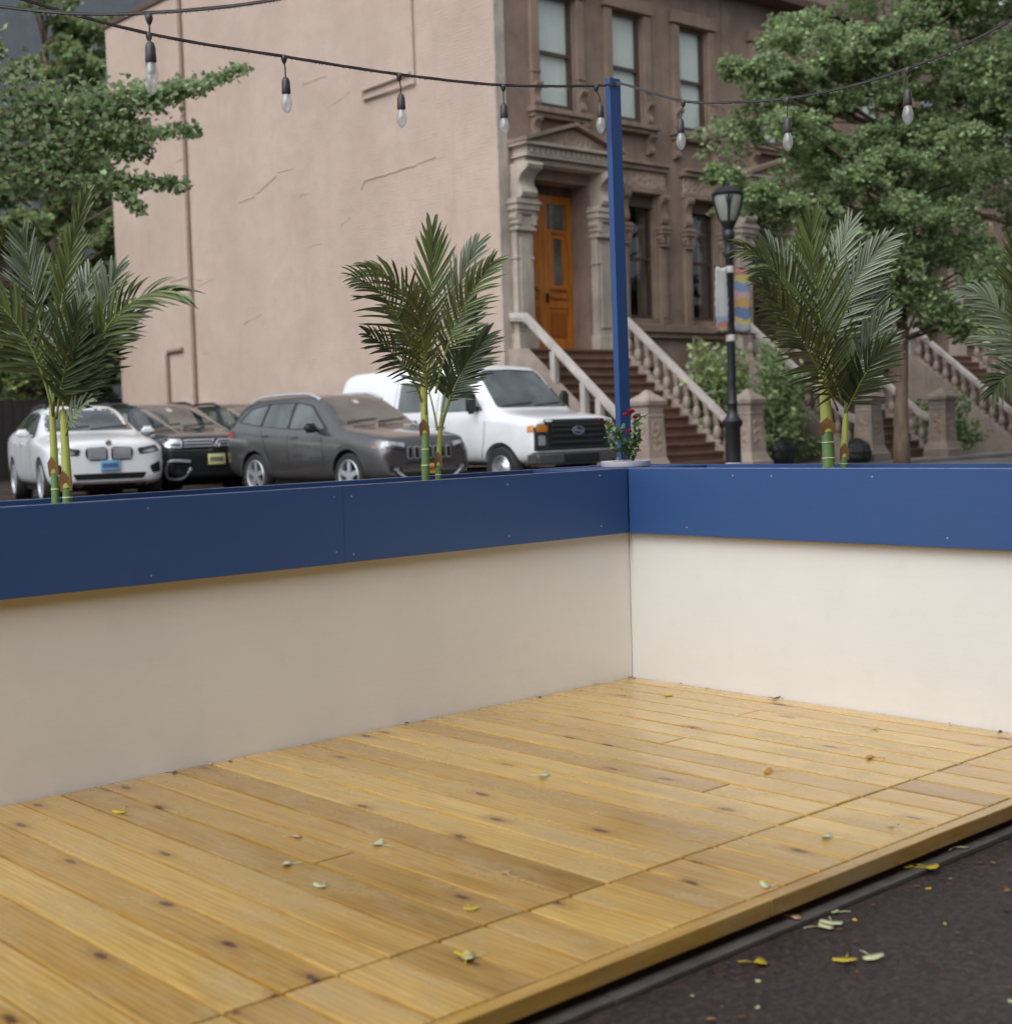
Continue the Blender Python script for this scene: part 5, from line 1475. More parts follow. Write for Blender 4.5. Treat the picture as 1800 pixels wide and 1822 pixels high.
        for s, xe in ((-1, x0), (1, x1)):
            xa, xb = (xe - 0.27, xe - 0.04) if s < 0 else (xe + 0.04, xe + 0.27)
            m = MB(); m.box(xa, xb, -0.09, 0.004, 3.30, 5.00, 0.012); m.box(xa + 0.06, xb - 0.06, -0.105, -0.085, 3.45, 4.85, 0.008)
            capital(m, xa + 0.02, xb - 0.02, -0.11, 5.0, 0.72)
            console(m, xa + 0.01, xb - 0.01, 5.48, 6.13, 0.2)
            P_(R0, m, 'window_pilaster', M['brown'])
    m = MB(); m.box(3.28, W - 0.003, -0.16, 0.003, 3.12, 3.29, 0.02); m.box(3.28, W - 0.003, -0.10, 0.004, 3.0, 3.115, 0.015); P_(R0, m, 'base_course', M['brown'])
    # upper windows ----------------------------------------------------
    for x0, x1 in ((1.20, 2.22), (3.36, 4.30), (5.52, 6.46)):
        window(R0, x0, x1, 7.66, 9.95, 8.78, True, 0.13)
        sill(R0, x0 - 0.34, x1 + 0.34, 7.60, 'brown', 0.24, 0.2)
        m = MB()
        for s, xe in ((-1, x0), (1, x1)):
            xa, xb = (xe - 0.25, xe - 0.03) if s < 0 else (xe + 0.03, xe + 0.25)
            m.box(xa, xb, -0.09, 0.003, 7.61, 9.95, 0.012)
            console(m, xa + 0.02, xb - 0.02, 7.62, 8.10, 0.2)
            m.box(xa - 0.01, xb + 0.01, -0.11, 0.003, 8.3, 8.36, 0.01)
        m.box(x0 - 0.3, x1 + 0.3, -0.14, 0.003, 9.97, 10.25, 0.02)
        P_(R0, m, 'window_surround', M['brown'])
    for x0, x1 in ((3.75, 4.60), (5.85, 6.70)):
        window(R0, x0, x1, 0.75, 2.35, 1.6, False, 0.3)
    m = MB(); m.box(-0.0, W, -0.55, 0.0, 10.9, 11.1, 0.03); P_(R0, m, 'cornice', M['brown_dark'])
    # stoop -------------------------------------------------------------
    n = 14; rise = (2.70 - GZ) / n; tread = 0.225
    y_top = -0.40
    prof = [(0.0, GZ - 0.1), (0.0, 2.698), (y_top, 2.698)]
    yy = y_top; zz = 2.698
    for i in range(n - 1):
        zz -= rise
        prof += [(yy, zz), (yy - tread, zz)]
        yy -= tread
    prof += [(yy, GZ - 0.1)]
    st = MB(); st.prism(prof, 'x', 0.33, 3.02)
    yy = y_top; zz = 2.698
    for i in range(n):
        st.box(0.335, 3.015, yy - 0.035, yy + 0.02, zz - 0.055, zz + 0.003, 0.012)
        zz -= rise; yy -= tread
    so_ = P_(R0, st, 'stoop', M['step'])
    ylow = y_top - (n - 1) * tread
    slope = rise / tread
    def zline(y, off): return 2.70 + (y - y_top) * slope + off
    for xa, xb, nm in ((0.09, 0.325, 'near'), (3.025, 3.26, 'far')):
        c = MB()
        c.prism([(0.0, GZ - 0.1), (0.0, 2.70), (y_top, 2.70), (ylow + 0.1, zline(ylow + 0.1, -0.03)), (ylow - 0.12, GZ + 0.06), (ylow - 0.12, GZ - 0.1)], 'x', xa, xb)
        P_(so_, c, 'stoop_cheek', M['newel'])
        xm = (xa + xb) / 2
        yA, yB = -0.06, ylow - 0.15
        ry = lambda y: zline(y, 0.62)
        c = MB()
        for k_ in (0, 1):
            wv, hv = ((0.075, 0.055), (0.05, 0.035))[k_]
            pts = [(yA, ry(y_top) + 0.05), (y_top - 0.05, ry(y_top) + 0.02), (ylow + 0.25, ry(ylow + 0.25)), (yB, ry(ylow + 0.1) - 0.02)]
            zo = 0.0 if k_ == 0 else -0.075
            for a, b in zip(pts[:-1], pts[1:]):
                c.prism([(a[0], a[1] - hv + zo), (b[0], b[1] - hv + zo), (b[0], b[1] + hv + zo), (a[0], a[1] + hv + zo)], 'x', xm - wv, xm + wv)
        P_(so_, c, 'handrail', M['rail'])
        src = None
        if nm == 'near' and loc[0] == FX:
            for y in (-1.25, -2.05, -2.45, -3.0):
                c = MB(); zb_ = zline(y, 0.03); c.box(xm - 0.065, xm + 0.065, y - 0.065, y + 0.065, zb_ - 0.1, ry(y) - 0.06, 0.008)
                P_(so_, c, 'rail_post', M['rail'])
        else:
            for i in range(11):
                y = y_top - 0.10 - i * 0.262
                if src is None:
                    c = MB(); hh = 0.52
                    c.lathe([(0.085, 0), (0.085, 0.10), (0.045, 0.12), (0.075, 0.18), (0.092, 0.25), (0.07, 0.33), (0.042, 0.40), (0.062, 0.425), (0.05, 0.45), (0.075, 0.48), (0.075, 0.66)], (0, 0, 0), 12)
                    src = P_(so_, c, 'baluster', M['newel'], True, 50); o = src
                else:
                    o = src.copy(); COL.objects.link(o); o.parent = so_
                o.location = (xm, y, zline(y, -0.03) - 0.06)
        # newel
        c = MB(); cx, cy = xm, ylow - 0.33
        sq = [(0.33, GZ - 0.1), (0.33, 0.32), (0.29, 0.36), (0.255, 0.45), (0.235, 0.50), (0.205, 1.22), (0.215, 1.26), (0.20, 1.29), (0.21, 1.42), (0.255, 1.46), (0.265, 1.53), (0.235, 1.56), (0.18, 1.61), (0.10, 1.66), (0.055, 1.72), (0.01, 1.74)]
        c.lathe(sq, (cx, cy, 0), 4, 'z', True)
        no = P_(so_, c, 'newel_post', M['newel'])
        c = MB()
        for dx, dy in ((0, -1), (-1, 0), (1, 0), (0, 1)):
            ax, ay = cx + dx * 0.218, cy + dy * 0.218
            if dx: c.box(ax - 0.012, ax + 0.012, ay - 0.12, ay + 0.12, 0.62, 1.14, 0.01)
            else: c.box(ax - 0.12, ax + 0.12, ay - 0.012, ay + 0.012, 0.62, 1.14, 0.01)
        P_(no, c, 'newel_panel', M['carved'])
    return R0

house('brownstone with blank pink painted side wall, orange wooden door and plain wooden stair rail', (FX, FY, 0))
h2 = house('brownstone half behind the street lamp and palm, next to the pink walled one', (FX + PER, FY, 0), 'sash', 'brown_dark', 'brown')
h3 = copy_tree(h2); h3.location = (FX + 2 * PER, FY, 0); h3['label'] = 'brownstone deep behind the street tree at the right picture edge'
h4 = copy_tree(h2); h4.location = (FX + 3 * PER, FY, 0); h4['label'] = 'farthest brownstone of the row, hidden behind foliage'

# wall lamp beside the door
# ------------------------------------------------------------------ street lamp
LX, LY, LZ = 12.64, 9.62, 0.07
lamp = empty('street_lamp', 'black cast street lamp with a pear shaped lantern in front of the second stoop', 'street lamp', (LX, LY, LZ))
def LP(mbx, name, m, parent=None, smooth=True, angle=40):
    o = mbx.build(name, m, smooth=smooth, angle=angle)
    under(o, lamp) if parent is None else setattr(o, 'parent', parent)
    return o
b = MB(); b.lathe([(0.17, 0.0), (0.17, 0.10), (0.145, 0.14), (0.125, 0.30), (0.118, 0.95), (0.15, 1.0), (0.155, 1.06), (0.12, 1.10), (0.085, 1.16), (0.075, 1.3), (0.09, 1.33), (0.075, 1.37), (0.072, 1.6)], (LX, LY, LZ), 20)
LP(b, 'base', M['black'])
b = MB(); b.lathe([(0.068, 1.58), (0.058, 3.55), (0.075, 3.58), (0.075, 3.64), (0.055, 3.68), (0.07, 3.80), (0.095, 3.86), (0.095, 3.93), (0.07, 3.97), (0.10, 4.03), (0.125, 4.08), (0.125, 4.10)], (LX, LY, LZ), 18)
LP(b, 'post', M['black'])
b = MB(); b.lathe([(0.10, 4.10), (0.13, 4.15), (0.175, 4.30), (0.205, 4.42), (0.21, 4.50), (0.18, 4.56)], (LX, LY, LZ), 20)
lg = LP(b, 'lantern_glass', M['lantern_glass'])
b = MB()
for k in range(4):
    a = k * PI / 2 + 0.75
    prof = [(0.11, 4.09), (0.14, 4.15), (0.188, 4.30), (0.218, 4.42), (0.226, 4.51)]
    b.tube([(LX + r * math.cos(a), LY + r * math.sin(a), LZ + z) for r, z in prof], 0.019, 6)
    a2 = a + PI / 4
    b.tube([(LX + r * math.cos(a + 0.28 * (i / 4) ** 2), LY + r * math.sin(a + 0.28 * (i / 4) ** 2), LZ + z) for i, (r, z) in enumerate(prof)], 0.012, 5)
    b.tube([(LX + r * math.cos(a - 0.28 * (i / 4) ** 2), LY + r * math.sin(a - 0.28 * (i / 4) ** 2), LZ + z) for i, (r, z) in enumerate(prof)], 0.009, 5)
LP(b, 'lantern_ribs', M['black'])
b = MB(); b.lathe([(0.232, 4.49), (0.245, 4.52), (0.22, 4.545), (0.20, 4.56), (0.15, 4.60), (0.09, 4.625), (0.05, 4.635), (0.035, 4.65), (0.04, 4.67), (0.02, 4.69), (0.005, 4.73)], (LX, LY, LZ), 22)
LP(b, 'lantern_cap', M['black'])
for z in (0.36, 2.28, 3.32):
    b = MB(); b.lathe([(0.125 if z < 1 else 0.069, z), (0.127 if z < 1 else 0.071, z + 0.01), (0.127 if z < 1 else 0.071, z + (0.05 if z < 1 else 0.09)), (0.125 if z < 1 else 0.069, z + (0.06 if z < 1 else 0.1))], (LX, LY, LZ), 18)
    LP(b, 'tape_band', M['tape'])
for z in (2.40, 3.40):
    b = MB(); b.tube([(LX - 0.36, LY + 0.0, LZ + z), (LX + 0.62, LY, LZ + z)], 0.014, 8)
    LP(b, 'banner_arm', M['black'])
def banner(name, label, x0, x1, z0, z1, m, scallop):
    V = []; Fc = []; nx, nz = 10, 16
    for j in range(nz + 1):
        for i in range(nx + 1):
            fx, fz = i / nx, j / nz
            e = scallop * math.sin(fz * 40) if i in (0, nx) else 0
            V.append((x0 + (x1 - x0) * fx + e, LY - 0.018 + 0.02 * math.sin(fx * 4 + fz * 3) * math.sin(fz * PI), z0 + (z1 - z0) * fz + 0.01 * math.sin(fx * 9)))
    for j in range(nz):
        for i in range(nx):
            a = j * (nx + 1) + i; Fc.append((a, a + 1, a + nx + 2, a + nx + 1))
    mb_ = MB(); mb_.add(V, Fc)
    o = mb_.build(name, m, smooth=True); sd = o.modifiers.new('t', 'SOLIDIFY'); sd.thickness = 0.004
    tag(o, label, 'banner'); return o
banner('street_banner', 'narrow white paper banner with frilled edge on the lamp post, street side', LX - 0.345, LX - 0.085, LZ + 2.41, LZ + 3.39, M['banner_white'], 0.014)
banner('street_banner', 'colourful striped banner on the lamp post half behind the right palm', LX + 0.10, LX + 0.46, LZ + 2.41, LZ + 3.39, M['banner_colour'], 0.004)

# ------------------------------------------------------------------ foliage
FAN = np.array([(0, 0, 0), (-0.46, 0.55, 0.10), (-0.22, 0.92, 0.02), (0, 0.74, -0.05), (0.22, 0.92, 0.02), (0.46, 0.55, 0.10)], dtype=np.float64)
OVAL = np.array([(0, 0, 0), (-0.30, 0.35, 0.06), (-0.22, 0.75, 0.03), (0, 1.05, -0.08), (0.22, 0.75, 0.03), (0.30, 0.35, 0.06)], dtype=np.float64)
def leaf_mesh(name, pos, size, mats, rng, parent=None, shape=FAN, upbias=0.7, smooth=False, droop=0.0):
    n = len(pos)
    nrm = rng.normal(0, 1, (n, 3)); nrm[:, 2] = np.abs(nrm[:, 2]) * 0.8 + upbias
    nrm /= np.linalg.norm(nrm, axis=1)[:, None]
    d = rng.normal(0, 1, (n, 3)); d[:, 2] -= droop
    d -= nrm * (d * nrm).sum(1)[:, None]; d /= np.linalg.norm(d, axis=1)[:, None]
    s = np.cross(d, nrm)
    sz = size * rng.uniform(0.65, 1.2, n)
    V = pos[:, None, :] + sz[:, None, None] * (shape[None, :, 0:1] * s[:, None, :] + shape[None, :, 1:2] * d[:, None, :] + shape[None, :, 2:3] * nrm[:, None, :])
    V = V.reshape(-1, 3)
    base = (np.arange(n) * 6)[:, None]
    tri = np.array([[0, 3, 2, 1], [0, 5, 4, 3]])
    Fq = (base[:, :, None] + tri[None]).reshape(-1, 4)
    me = bpy.data.meshes.new(name)
    me.vertices.add(len(V)); me.vertices.foreach_set('co', V.ravel())
    me.loops.add(Fq.size); me.loops.foreach_set('vertex_index', Fq.ravel().astype(np.int32))
    me.polygons.add(len(Fq)); me.polygons.foreach_set('loop_start', np.arange(0, Fq.size, 4, dtype=np.int32))
    me.update(calc_edges=True)
    for m in mats: me.materials.append(m)
    mi = np.repeat(rng.integers(0, len(mats), n), 2).astype(np.int32)
    me.polygons.foreach_set('material_index', mi)
    a = me.attributes.new('rnd', 'FLOAT', 'FACE'); a.data.foreach_set('value', np.repeat(rng.random(n), 2))
    o = bpy.data.objects.new(name, me); COL.objects.link(o)
    if parent is not None: o.parent = parent
    return o

def spray(rng, a, b, n, spread, sag=0.0):
    """leaf points along a twig from a to b, spread thinning to the tip"""
    t = rng.random(n) ** 0.8
    a = np.array(a); b = np.array(b)
    p = a[None] + (b - a)[None] * t[:, None]
    p[:, 2] -= sag * t * t
    r = spread * (1.05 - 0.8 * t)
    p += rng.normal(0, 1, (n, 3)) * r[:, None] * np.array([1, 1, 0.55])
    return p

def limb(mb, a, b, r0, r1, bend=0.15, n=7, rg=random):
    a = Vector(a); b = Vector(b); L = (b - a).length
    o = Vector((rg.uniform(-1, 1), rg.uniform(-1, 1), rg.uniform(0, 1))) * bend * L
    mid = (a + b) / 2 + o
    P = bez3(a, mid, b, n)
    mb.tube(P, [r0 + (r1 - r0) * i / n for i in range(n + 1)], 8)
    return P

def street_tree(name, label, base, hgt, r0, clumps, mats, leaf, per, seed, trunk_top=None, shape=FAN, upbias=0.7, group=None, mat_bark='bark', lean=(0, 0)):
    """clumps: (x, y, z, rx, ry, rz) relative to the base"""
    rng = np.random.default_rng(seed); rg = random.Random(seed)
    root = empty(name, label, 'tree', base, group)
    B = Vector((0, 0, 0)); top = Vector((lean[0], lean[1], hgt))
    t = MB()
    P = [Vector((lean[0] * (i / 12) ** 1.3 + 0.03 * math.sin(i * 1.1 + seed), lean[1] * (i / 12) ** 1.3 + 0.03 * math.cos(i * 0.9), hgt * i / 12)) for i in range(13)]
    t.tube(P, [r0 * (1.35 if i == 0 else 1.08 if i == 1 else 1.0 - 0.6 * i / 12) for i in range(13)], 14)
    t.build('trunk', M[mat_bark], parent=root, smooth=True)
    br = MB(); pts = []
    for c in clumps:
        cx, cy, cz, rx, ry, rz = c
        k = min(12, max(4, int((cz - 0.6 * math.hypot(cx, cy) * 0.5) / hgt * 12)))
        limb(br, P[k], (cx, cy, cz - rz * 0.2), r0 * 0.28, r0 * 0.07, 0.10, 7, rg)
        # sprays radiating from the clump core
        ns = max(6, int(per / 55))
        for q in range(ns):
            v = rng.normal(0, 1, 3); v /= np.linalg.norm(v)
            rr = rng.uniform(0.45, 1.0)
            core = np.array((cx, cy, cz)) + v * np.array((rx, ry, rz)) * 0.25
            tip = np.array((cx, cy, cz)) + v * np.array((rx, ry, rz)) * rr + np.array((0, 0, -0.05))
            pts.append(spray(rng, core, tip, int(per / ns), 0.16 * max(rx, 0.4), 0.12))
            if q % 3 == 0: limb(br, core, tip, r0 * 0.05, r0 * 0.015, 0.1, 4, rg)
    br.build('limbs', M[mat_bark], parent=root, smooth=True)
    pos = np.concatenate(pts)
    o = leaf_mesh('crown', pos, leaf, [M[m] for m in mats], rng, root, shape, upbias)
    return root

def crown(rng, n, c, r, flat, zmin, layers=True):
    out = []
    for _ in range(n * 6):
        v = rng.normal(0, 1, 3); v /= np.linalg.norm(v)
        k = rng.uniform(0.35, 1.0) ** 0.6
        p = np.array(c) + v * np.array(r) * k
        if p[2] < zmin: continue
        s = rng.uniform(0.55, 1.0)
        out.append((p[0], p[1], p[2], flat[0] * s, flat[0] * s, flat[1] * s))
        if len(out) >= n: break
    return out

rg9 = np.random.default_rng(9)
# right street tree with pixel-measured sprays for its near, pale limbs
TR = (17.9, 10.0, 0.07)
cl = crown(rg9, 46, (0.3, 0.3, 6.3), (3.0, 3.2, 3.3), (1.0, 0.5), 2.9)
def rel(u, v, dz, base): 
    p = px(u, v, dz) - Vector(base); return (p.x, p.y, p.z)
for u, v, zz, r, f in [(1330, 125, 25.0, .50, .30), (1365, 165, 25.0, .55, .32), (1430, 130, 25.2, .6, .35), (1395, 210, 25.0, .35, .2), (1300, 110, 25.0, .3, .18), (1500, 170, 25.2, .7, .35), (1300, 310, 24.6, .38, .2), (1350, 335, 24.6, .55, .26), (1275, 300, 24.6, .22, .14),
                       (1410, 360, 24.4, .6, .28), (1460, 370, 24.4, .65, .3), (1520, 310, 24.6, .7, .3), (1580, 280, 24.8, .7, .3), (1640, 290, 24.8, .7, .35), (1510, 420, 24.4, .6, .3), (1440, 420, 24.4, .5, .25), (1600, 360, 24.6, .8, .4),
                       (1660, 230, 25.0, .8, .4), (1700, 140, 25.0, .9, .5), (1600, 160, 25.0, .8, .4), (1550, 240, 25.0, .6, .3), (1480, 250, 25.0, .35, .2), (1680, 380, 24.6, .8, .5), (1580, 470, 24.8, .7, .5), (1640, 520, 25.0, .8, .4), (1690, 560, 25.2, .7, .4), (1560, 540, 25.4, .5, .3), (1620, 430, 25.0, .8, .5), (1740, 300, 25, 1.0, .6), (1770, 480, 25, 1., .6), (1760, 100, 25, 1., .6), (1500, 60, 25, .8, .4), (1620, 40, 25, 1, .5), (1450, 180, 25.6, .7, .4), (1540, 120, 25.6, .8, .4), (1620, 220, 25.6, .9, .5), (1700, 220, 25.6, .9, .5), (1480, 320, 25.4, .6, .3), (1560, 380, 25.4, .8, .4), (1660, 460, 25.6, .9, .5), (1720, 560, 25.6, .8, .5), (1380, 120, 25.4, .5, .3), (1560, -20, 25.2, 1, .5), (1700, -10, 25.2, 1.1, .6), (1780, 40, 25.4, 1.1, .6), (1640, 90, 25.4, .9, .5), (1540, 70, 25.4, .7, .4), (1760, 180, 25.2, 1, .6), (1470, 110, 25.6, .6, .3), (1800, 300, 25.6, 1., .6), (1800, -40, 25, 1.2, .7)]:
    x, y, z = rel(u, v, zz, TR); cl.append((x, y, z, r, r, f))
street_tree('street_tree', 'leafy green street tree with slim grey trunk standing right of the palm', TR, 7.2, 0.13, cl, ['leaf', 'leaf_lite', 'leaf', 'leaf_deep'], 0.088, 1200, 21)
rgb_ = np.random.default_rng(12)
street_tree('street_tree', 'darker tree behind the leafy street tree at the right edge', (24.6, 10.4, 0.07), 7.0, 0.16, crown(rgb_, 46, (0, 0, 5.4), (3.4, 3.0, 3.4), (1.1, 0.6), 2.0), ['leaf_deep', 'leaf_deep', 'leaf'], 0.12, 700, 33)

# left ginkgo: trunk just outside the picture, limbs reach over the parked cars
TL = (0.1, 9.9, 0.07)
def limb_tree(label):
    rng = np.random.default_rng(5); rg = random.Random(5)
    root = empty('ginkgo_tree', label, 'tree', TL)
    t = MB()
    P = [Vector((0.04 * math.sin(i), 0.04 * math.cos(i * 1.3), 8.5 * i / 14)) for i in range(15)]
    t.tube(P, [0.17 * (1.3 if i == 0 else 1.0 - 0.6 * i / 14) for i in range(15)], 14)
    t.build('trunk', M['bark'], parent=root, smooth=True)
    br = MB(); pts = []
    Z = 15.6
    def R(u, v, dz=0.0): return Vector(rel(u, v, Z + dz, TL))
    limbs = [  # polyline, leaf count, spread, lateral twigs
        ([(-150, 250), (100, 215), (230, 185), (300, 160), (350, 150), (430, 118)], 900, 0.10, 0.0),
        ([(-150, 250), (60, 190), (150, 175), (240, 165), (300, 175)], 900, 0.18, 0.2),
        ([(-150, 270), (60, 260), (180, 230), (260, 235), (350, 228)], 620, 0.085, -0.2),
        ([(-150, 290), (40, 280), (140, 255), (210, 262), (250, 262)], 900, 0.16, 0.1),
        ([(-150, 330), (60, 300), (160, 300), (240, 320), (328, 325)], 650, 0.085, 0.1),
        ([(-150, 330), (50, 310), (130, 325), (200, 325), (250, 372)], 560, 0.07, -0.1),
        ([(-150, 300), (0, 240), (90, 230), (170, 215), (230, 215)], 1000, 0.20, 0.4),
        ([(-150, 350), (0, 330), (80, 320), (130, 330)], 700, 0.16, 0.3),
        ([(-150, 200), (-20, 140), (60, 170), (110, 200)], 700, 0.2, 0.2),
    ]
    for pl, n, spr, dz in limbs:
        Q = bez_chain([R(u, v, dz * (i / len(pl))) for i, (u, v) in enumerate(pl)], 6)
        m_ = len(Q)
        br.tube(Q, [0.030 * (1 - i / m_) + 0.004 for i in range(m_)], 6)
        t_ = rng.random(n) ** 0.75
        for k in range(n):
            f = t_[k] * (m_ - 1); i = int(f); q = Q[i].lerp(Q[min(i + 1, m_ - 1)], f - i)
            s = spr * (1.15 - 0.72 * t_[k])
            pts.append((q.x + rng.normal(0, s), q.y + rng.normal(0, s * 1.6), q.z + rng.normal(0, s * 0.7) - 0.02))
        # short leafy spurs
        for i in range(3, m_ - 1, 3):
            e = Q[i] + Vector((rg.uniform(-.2, .3), rg.uniform(-.3, .3), rg.uniform(-.16, .14))) * (1.2 - i / m_)
            br.tube([Q[i], (Q[i] + e) / 2 + Vector((0, 0, 0.02)), e], [0.006, 0.004, 0.002], 5)
            for k in range(16):
                q = Q[i].lerp(e, rng.random()); pts.append((q.x + rng.normal(0, 0.035), q.y + rng.normal(0, 0.035), q.z + rng.normal(0, 0.03)))
    for k in range(16):  # the rest of the crown, above and left of the picture
        a = rg.uniform(0, 2 * PI); r = rg.uniform(0.8, 3.0); z = rg.uniform(5.6, 9.0)
        e = Vector((r * math.cos(a) - 1.2, r * math.sin(a), z))
        limb(br, P[7 + k % 7], e, 0.05, 0.01, 0.12, 6, rg)
        for j in range(220): pts.append((e.x + rng.normal(0, 0.45), e.y + rng.normal(0, 0.45), e.z + rng.normal(0, 0.25)))
    br.build('limbs', M['bark'], parent=root, smooth=True)
    leaf_mesh('crown', np.array(pts), 0.078, [M['leaf'], M['leaf_lite'], M['leaf'], M['leaf_deep']], rng, root, FAN, 0.35)
    return root
limb_tree('ginkgo branches with fan shaped leaves reaching in from the left picture edge')

# background trees behind the pink house, at the left edge
for i, (x, y, h, mats, lab) in enumerate([
    (15.1, 36.4, 10.0, ['leaf_deep', 'leaf', 'leaf_olive'], 'dark bushy tree behind the far left corner of the pink wall'),
    (12.3, 35.6, 8.6, ['leaf_deep', 'leaf', 'leaf_olive'], 'green tree behind the left palm at the picture edge'),
    (16.2, 40.5, 18.5, ['leaf_olive', 'leaf', 'leaf_deep'], 'yellowish olive tree top rising above the ginkgo branches'),
    (11.6, 41.0, 15.0, ['leaf_deep', 'leaf_olive'], 'deep green tree at the extreme left edge')]):
    rgx = np.random.default_rng(50 + i)
    street_tree('backyard_tree', lab, (x, y, 0.1), h * 0.75, 0.2, crown(rgx, 64, (0, 0, h * 0.5), (2.5, 2.2, h * 0.5), (1.1, 0.8), 0.3), mats, 0.2, 420, 70 + i)
b = MB(); b.box(5.0, 32.0, 48.0, 58.0, 0.0, 24.0)
bk = b.build('apartment_block', M['greywall']); tag(bk, 'plain slate grey building glimpsed through the trees at the upper left', 'building')
for i in range(5):
    for k in range(4):
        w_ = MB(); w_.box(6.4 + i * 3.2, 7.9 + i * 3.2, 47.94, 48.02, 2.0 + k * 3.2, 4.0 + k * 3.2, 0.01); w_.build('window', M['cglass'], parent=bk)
b = MB()
for i in range(60):
    b.box(-2.0 + i * 0.285, -2.0 + i * 0.285 + 0.27, 33.9, 33.95, 0.1, 2.3)
b.box(-2.0, 14.9, 33.955, 34.0, 0.5, 0.62); b.box(-2.0, 14.9, 33.955, 34.0, 1.8, 1.92)
fn = b.build('board_fence', M['black']); tag(fn, 'low black board fence behind the parked cars', 'fence')

# shrubs in the front yards
def shrub(label, c, r, n, mats, leaf, seed, name='shrub'):
    rng = np.random.default_rng(seed); rg = random.Random(seed)
    root = empty(name, label, 'shrub', c)
    br = MB(); pts = []
    for k in range(26):
        v = rng.normal(0, 1, 3); v[2] = abs(v[2]) * 1.2 + 0.15; v /= np.linalg.norm(v)
        e = v * np.array(r) * rng.uniform(0.6, 1.0)
        P = limb(br, (rg.uniform(-.15, .15), rg.uniform(-.15, .15), 0), e, 0.014, 0.004, 0.12, 8, rg)
        for q in range(n // 26):
            f = rng.uniform(0.3, 1.0) * 8; i = min(7, int(f)); p = P[i].lerp(P[i + 1], f - i)
            pts.append((p.x + rng.normal(0, 0.10), p.y + rng.normal(0, 0.10), max(0.02, p.z + rng.normal(0, 0.08))))
    br.build('stems', M['bark'], parent=root, smooth=True)
    leaf_mesh('foliage', np.array(pts), leaf, [M[m] for m in mats], rng, root, OVAL, 0.5)
shrub('loose pale green shrub climbing behind the right stone stair rail', (18.9, 14.9, GZ), (1.5, 1.0, 3.3), 5200, ['leaf_lite', 'leaf_lite', 'leaf_olive'], 0.15, 3)
shrub('green shrub with reddish tips in the yard behind the street lamp', (20.5, 14.7, GZ), (1.3, 0.9, 3.3), 4600, ['leaf', 'leaf_lite', 'leaf'], 0.13, 4)
shrub('dark low shrub between the second and third stoop', (27.0, 14.6, GZ), (1.3, 0.9, 1.9), 2400, ['leaf_deep', 'leaf'], 0.13, 6)

# rubbish bags
def bag(label, c, r, seed):
    bm = bmesh.new(); bmesh.ops.create_icosphere(bm, subdivisions=4, radius=1.0)
    rg = random.Random(seed); ph = [rg.uniform(0, 6) for _ in range(6)]
    for v in bm.verts:
        p = v.co.copy(); a = math.atan2(p.y, p.x)
        k = 1 + 0.06 * math.sin(5 * a + ph[0]) + 0.05 * math.sin(9 * a + 4 * p.z + ph[1]) + 0.04 * math.sin(14 * p.z + ph[2])
        z = max(p.z, -0.72)
        if p.z > 0.7: k *= 1 - (p.z - 0.7) * 1.6; z = p.z + (p.z - 0.7) * 0.2
        v.co = Vector((p.x * r[0] * k, p.y * r[1] * k, (z + 0.72) * r[2]))
    m = MB(); m.bm(bm)
    o = m.build('rubbish_bag', M['bag'], smooth=True); o.location = c; tag(o, label, 'bag', 'rubbish bags by the stoops')
bag('squat black rubbish bag right of the street lamp', (19.9, 14.3, GZ - 0.03), (0.40, 0.34, 0.36), 1)
bag('taller black rubbish bag beside the carved newel behind the palm canes', (21.05, 13.1, GZ - 0.03), (0.30, 0.28, 0.30), 2)

# ------------------------------------------------------------------ fallen leaves
def fallen(label, u, v, m, size, z=0.0016, curl=0.3, axis=2, seed=0, pair=False):
    rg = random.Random(seed * 31 + 7)
    c = on(u, v, 2, z)
    a = rg.uniform(0, 2 * PI)
    V = []; n = 14
    V.append(Vector((0, 0, 0.002)))
    for i in range(n + 1):
        t = -1.05 + 2.1 * i / n
        r = size * (0.92 + 0.08 * math.cos(9 * t)) * (0.86 if abs(t) < 0.10 else 1.0)
        V.append(Vector((r * math.sin(t), r * math.cos(t), 0.002 + curl * size * (abs(math.sin(t)) ** 2) * (0.6 + 0.4 * math.sin(3 * t + seed)))))
    b = MB(); b.add(V, [(0, i + 1, i + 2) for i in range(n)])
    b.tube([(0, 0, 0.002), (0.002, -size * 0.5, 0.004), (size * 0.12, -size * 1.0, 0.003)], 0.0007, 5)
    o = b.build('fallen_leaf', m, smooth=True, recalc=False)
    sd = o.modifiers.new('t', 'SOLIDIFY'); sd.thickness = 0.0006
    o.location = c; o.rotation_euler = (rg.uniform(-.1, .1), rg.uniform(-.1, .1), a)
    tag(o, label, 'leaf', 'leaves fallen on the deck' if z > -0.05 else 'leaves fallen on the asphalt')
pal, yel, orr, bro, pnk = (M['dryleaf_' + k] for k in ('pale', 'yellow', 'orange', 'brown', 'pink'))
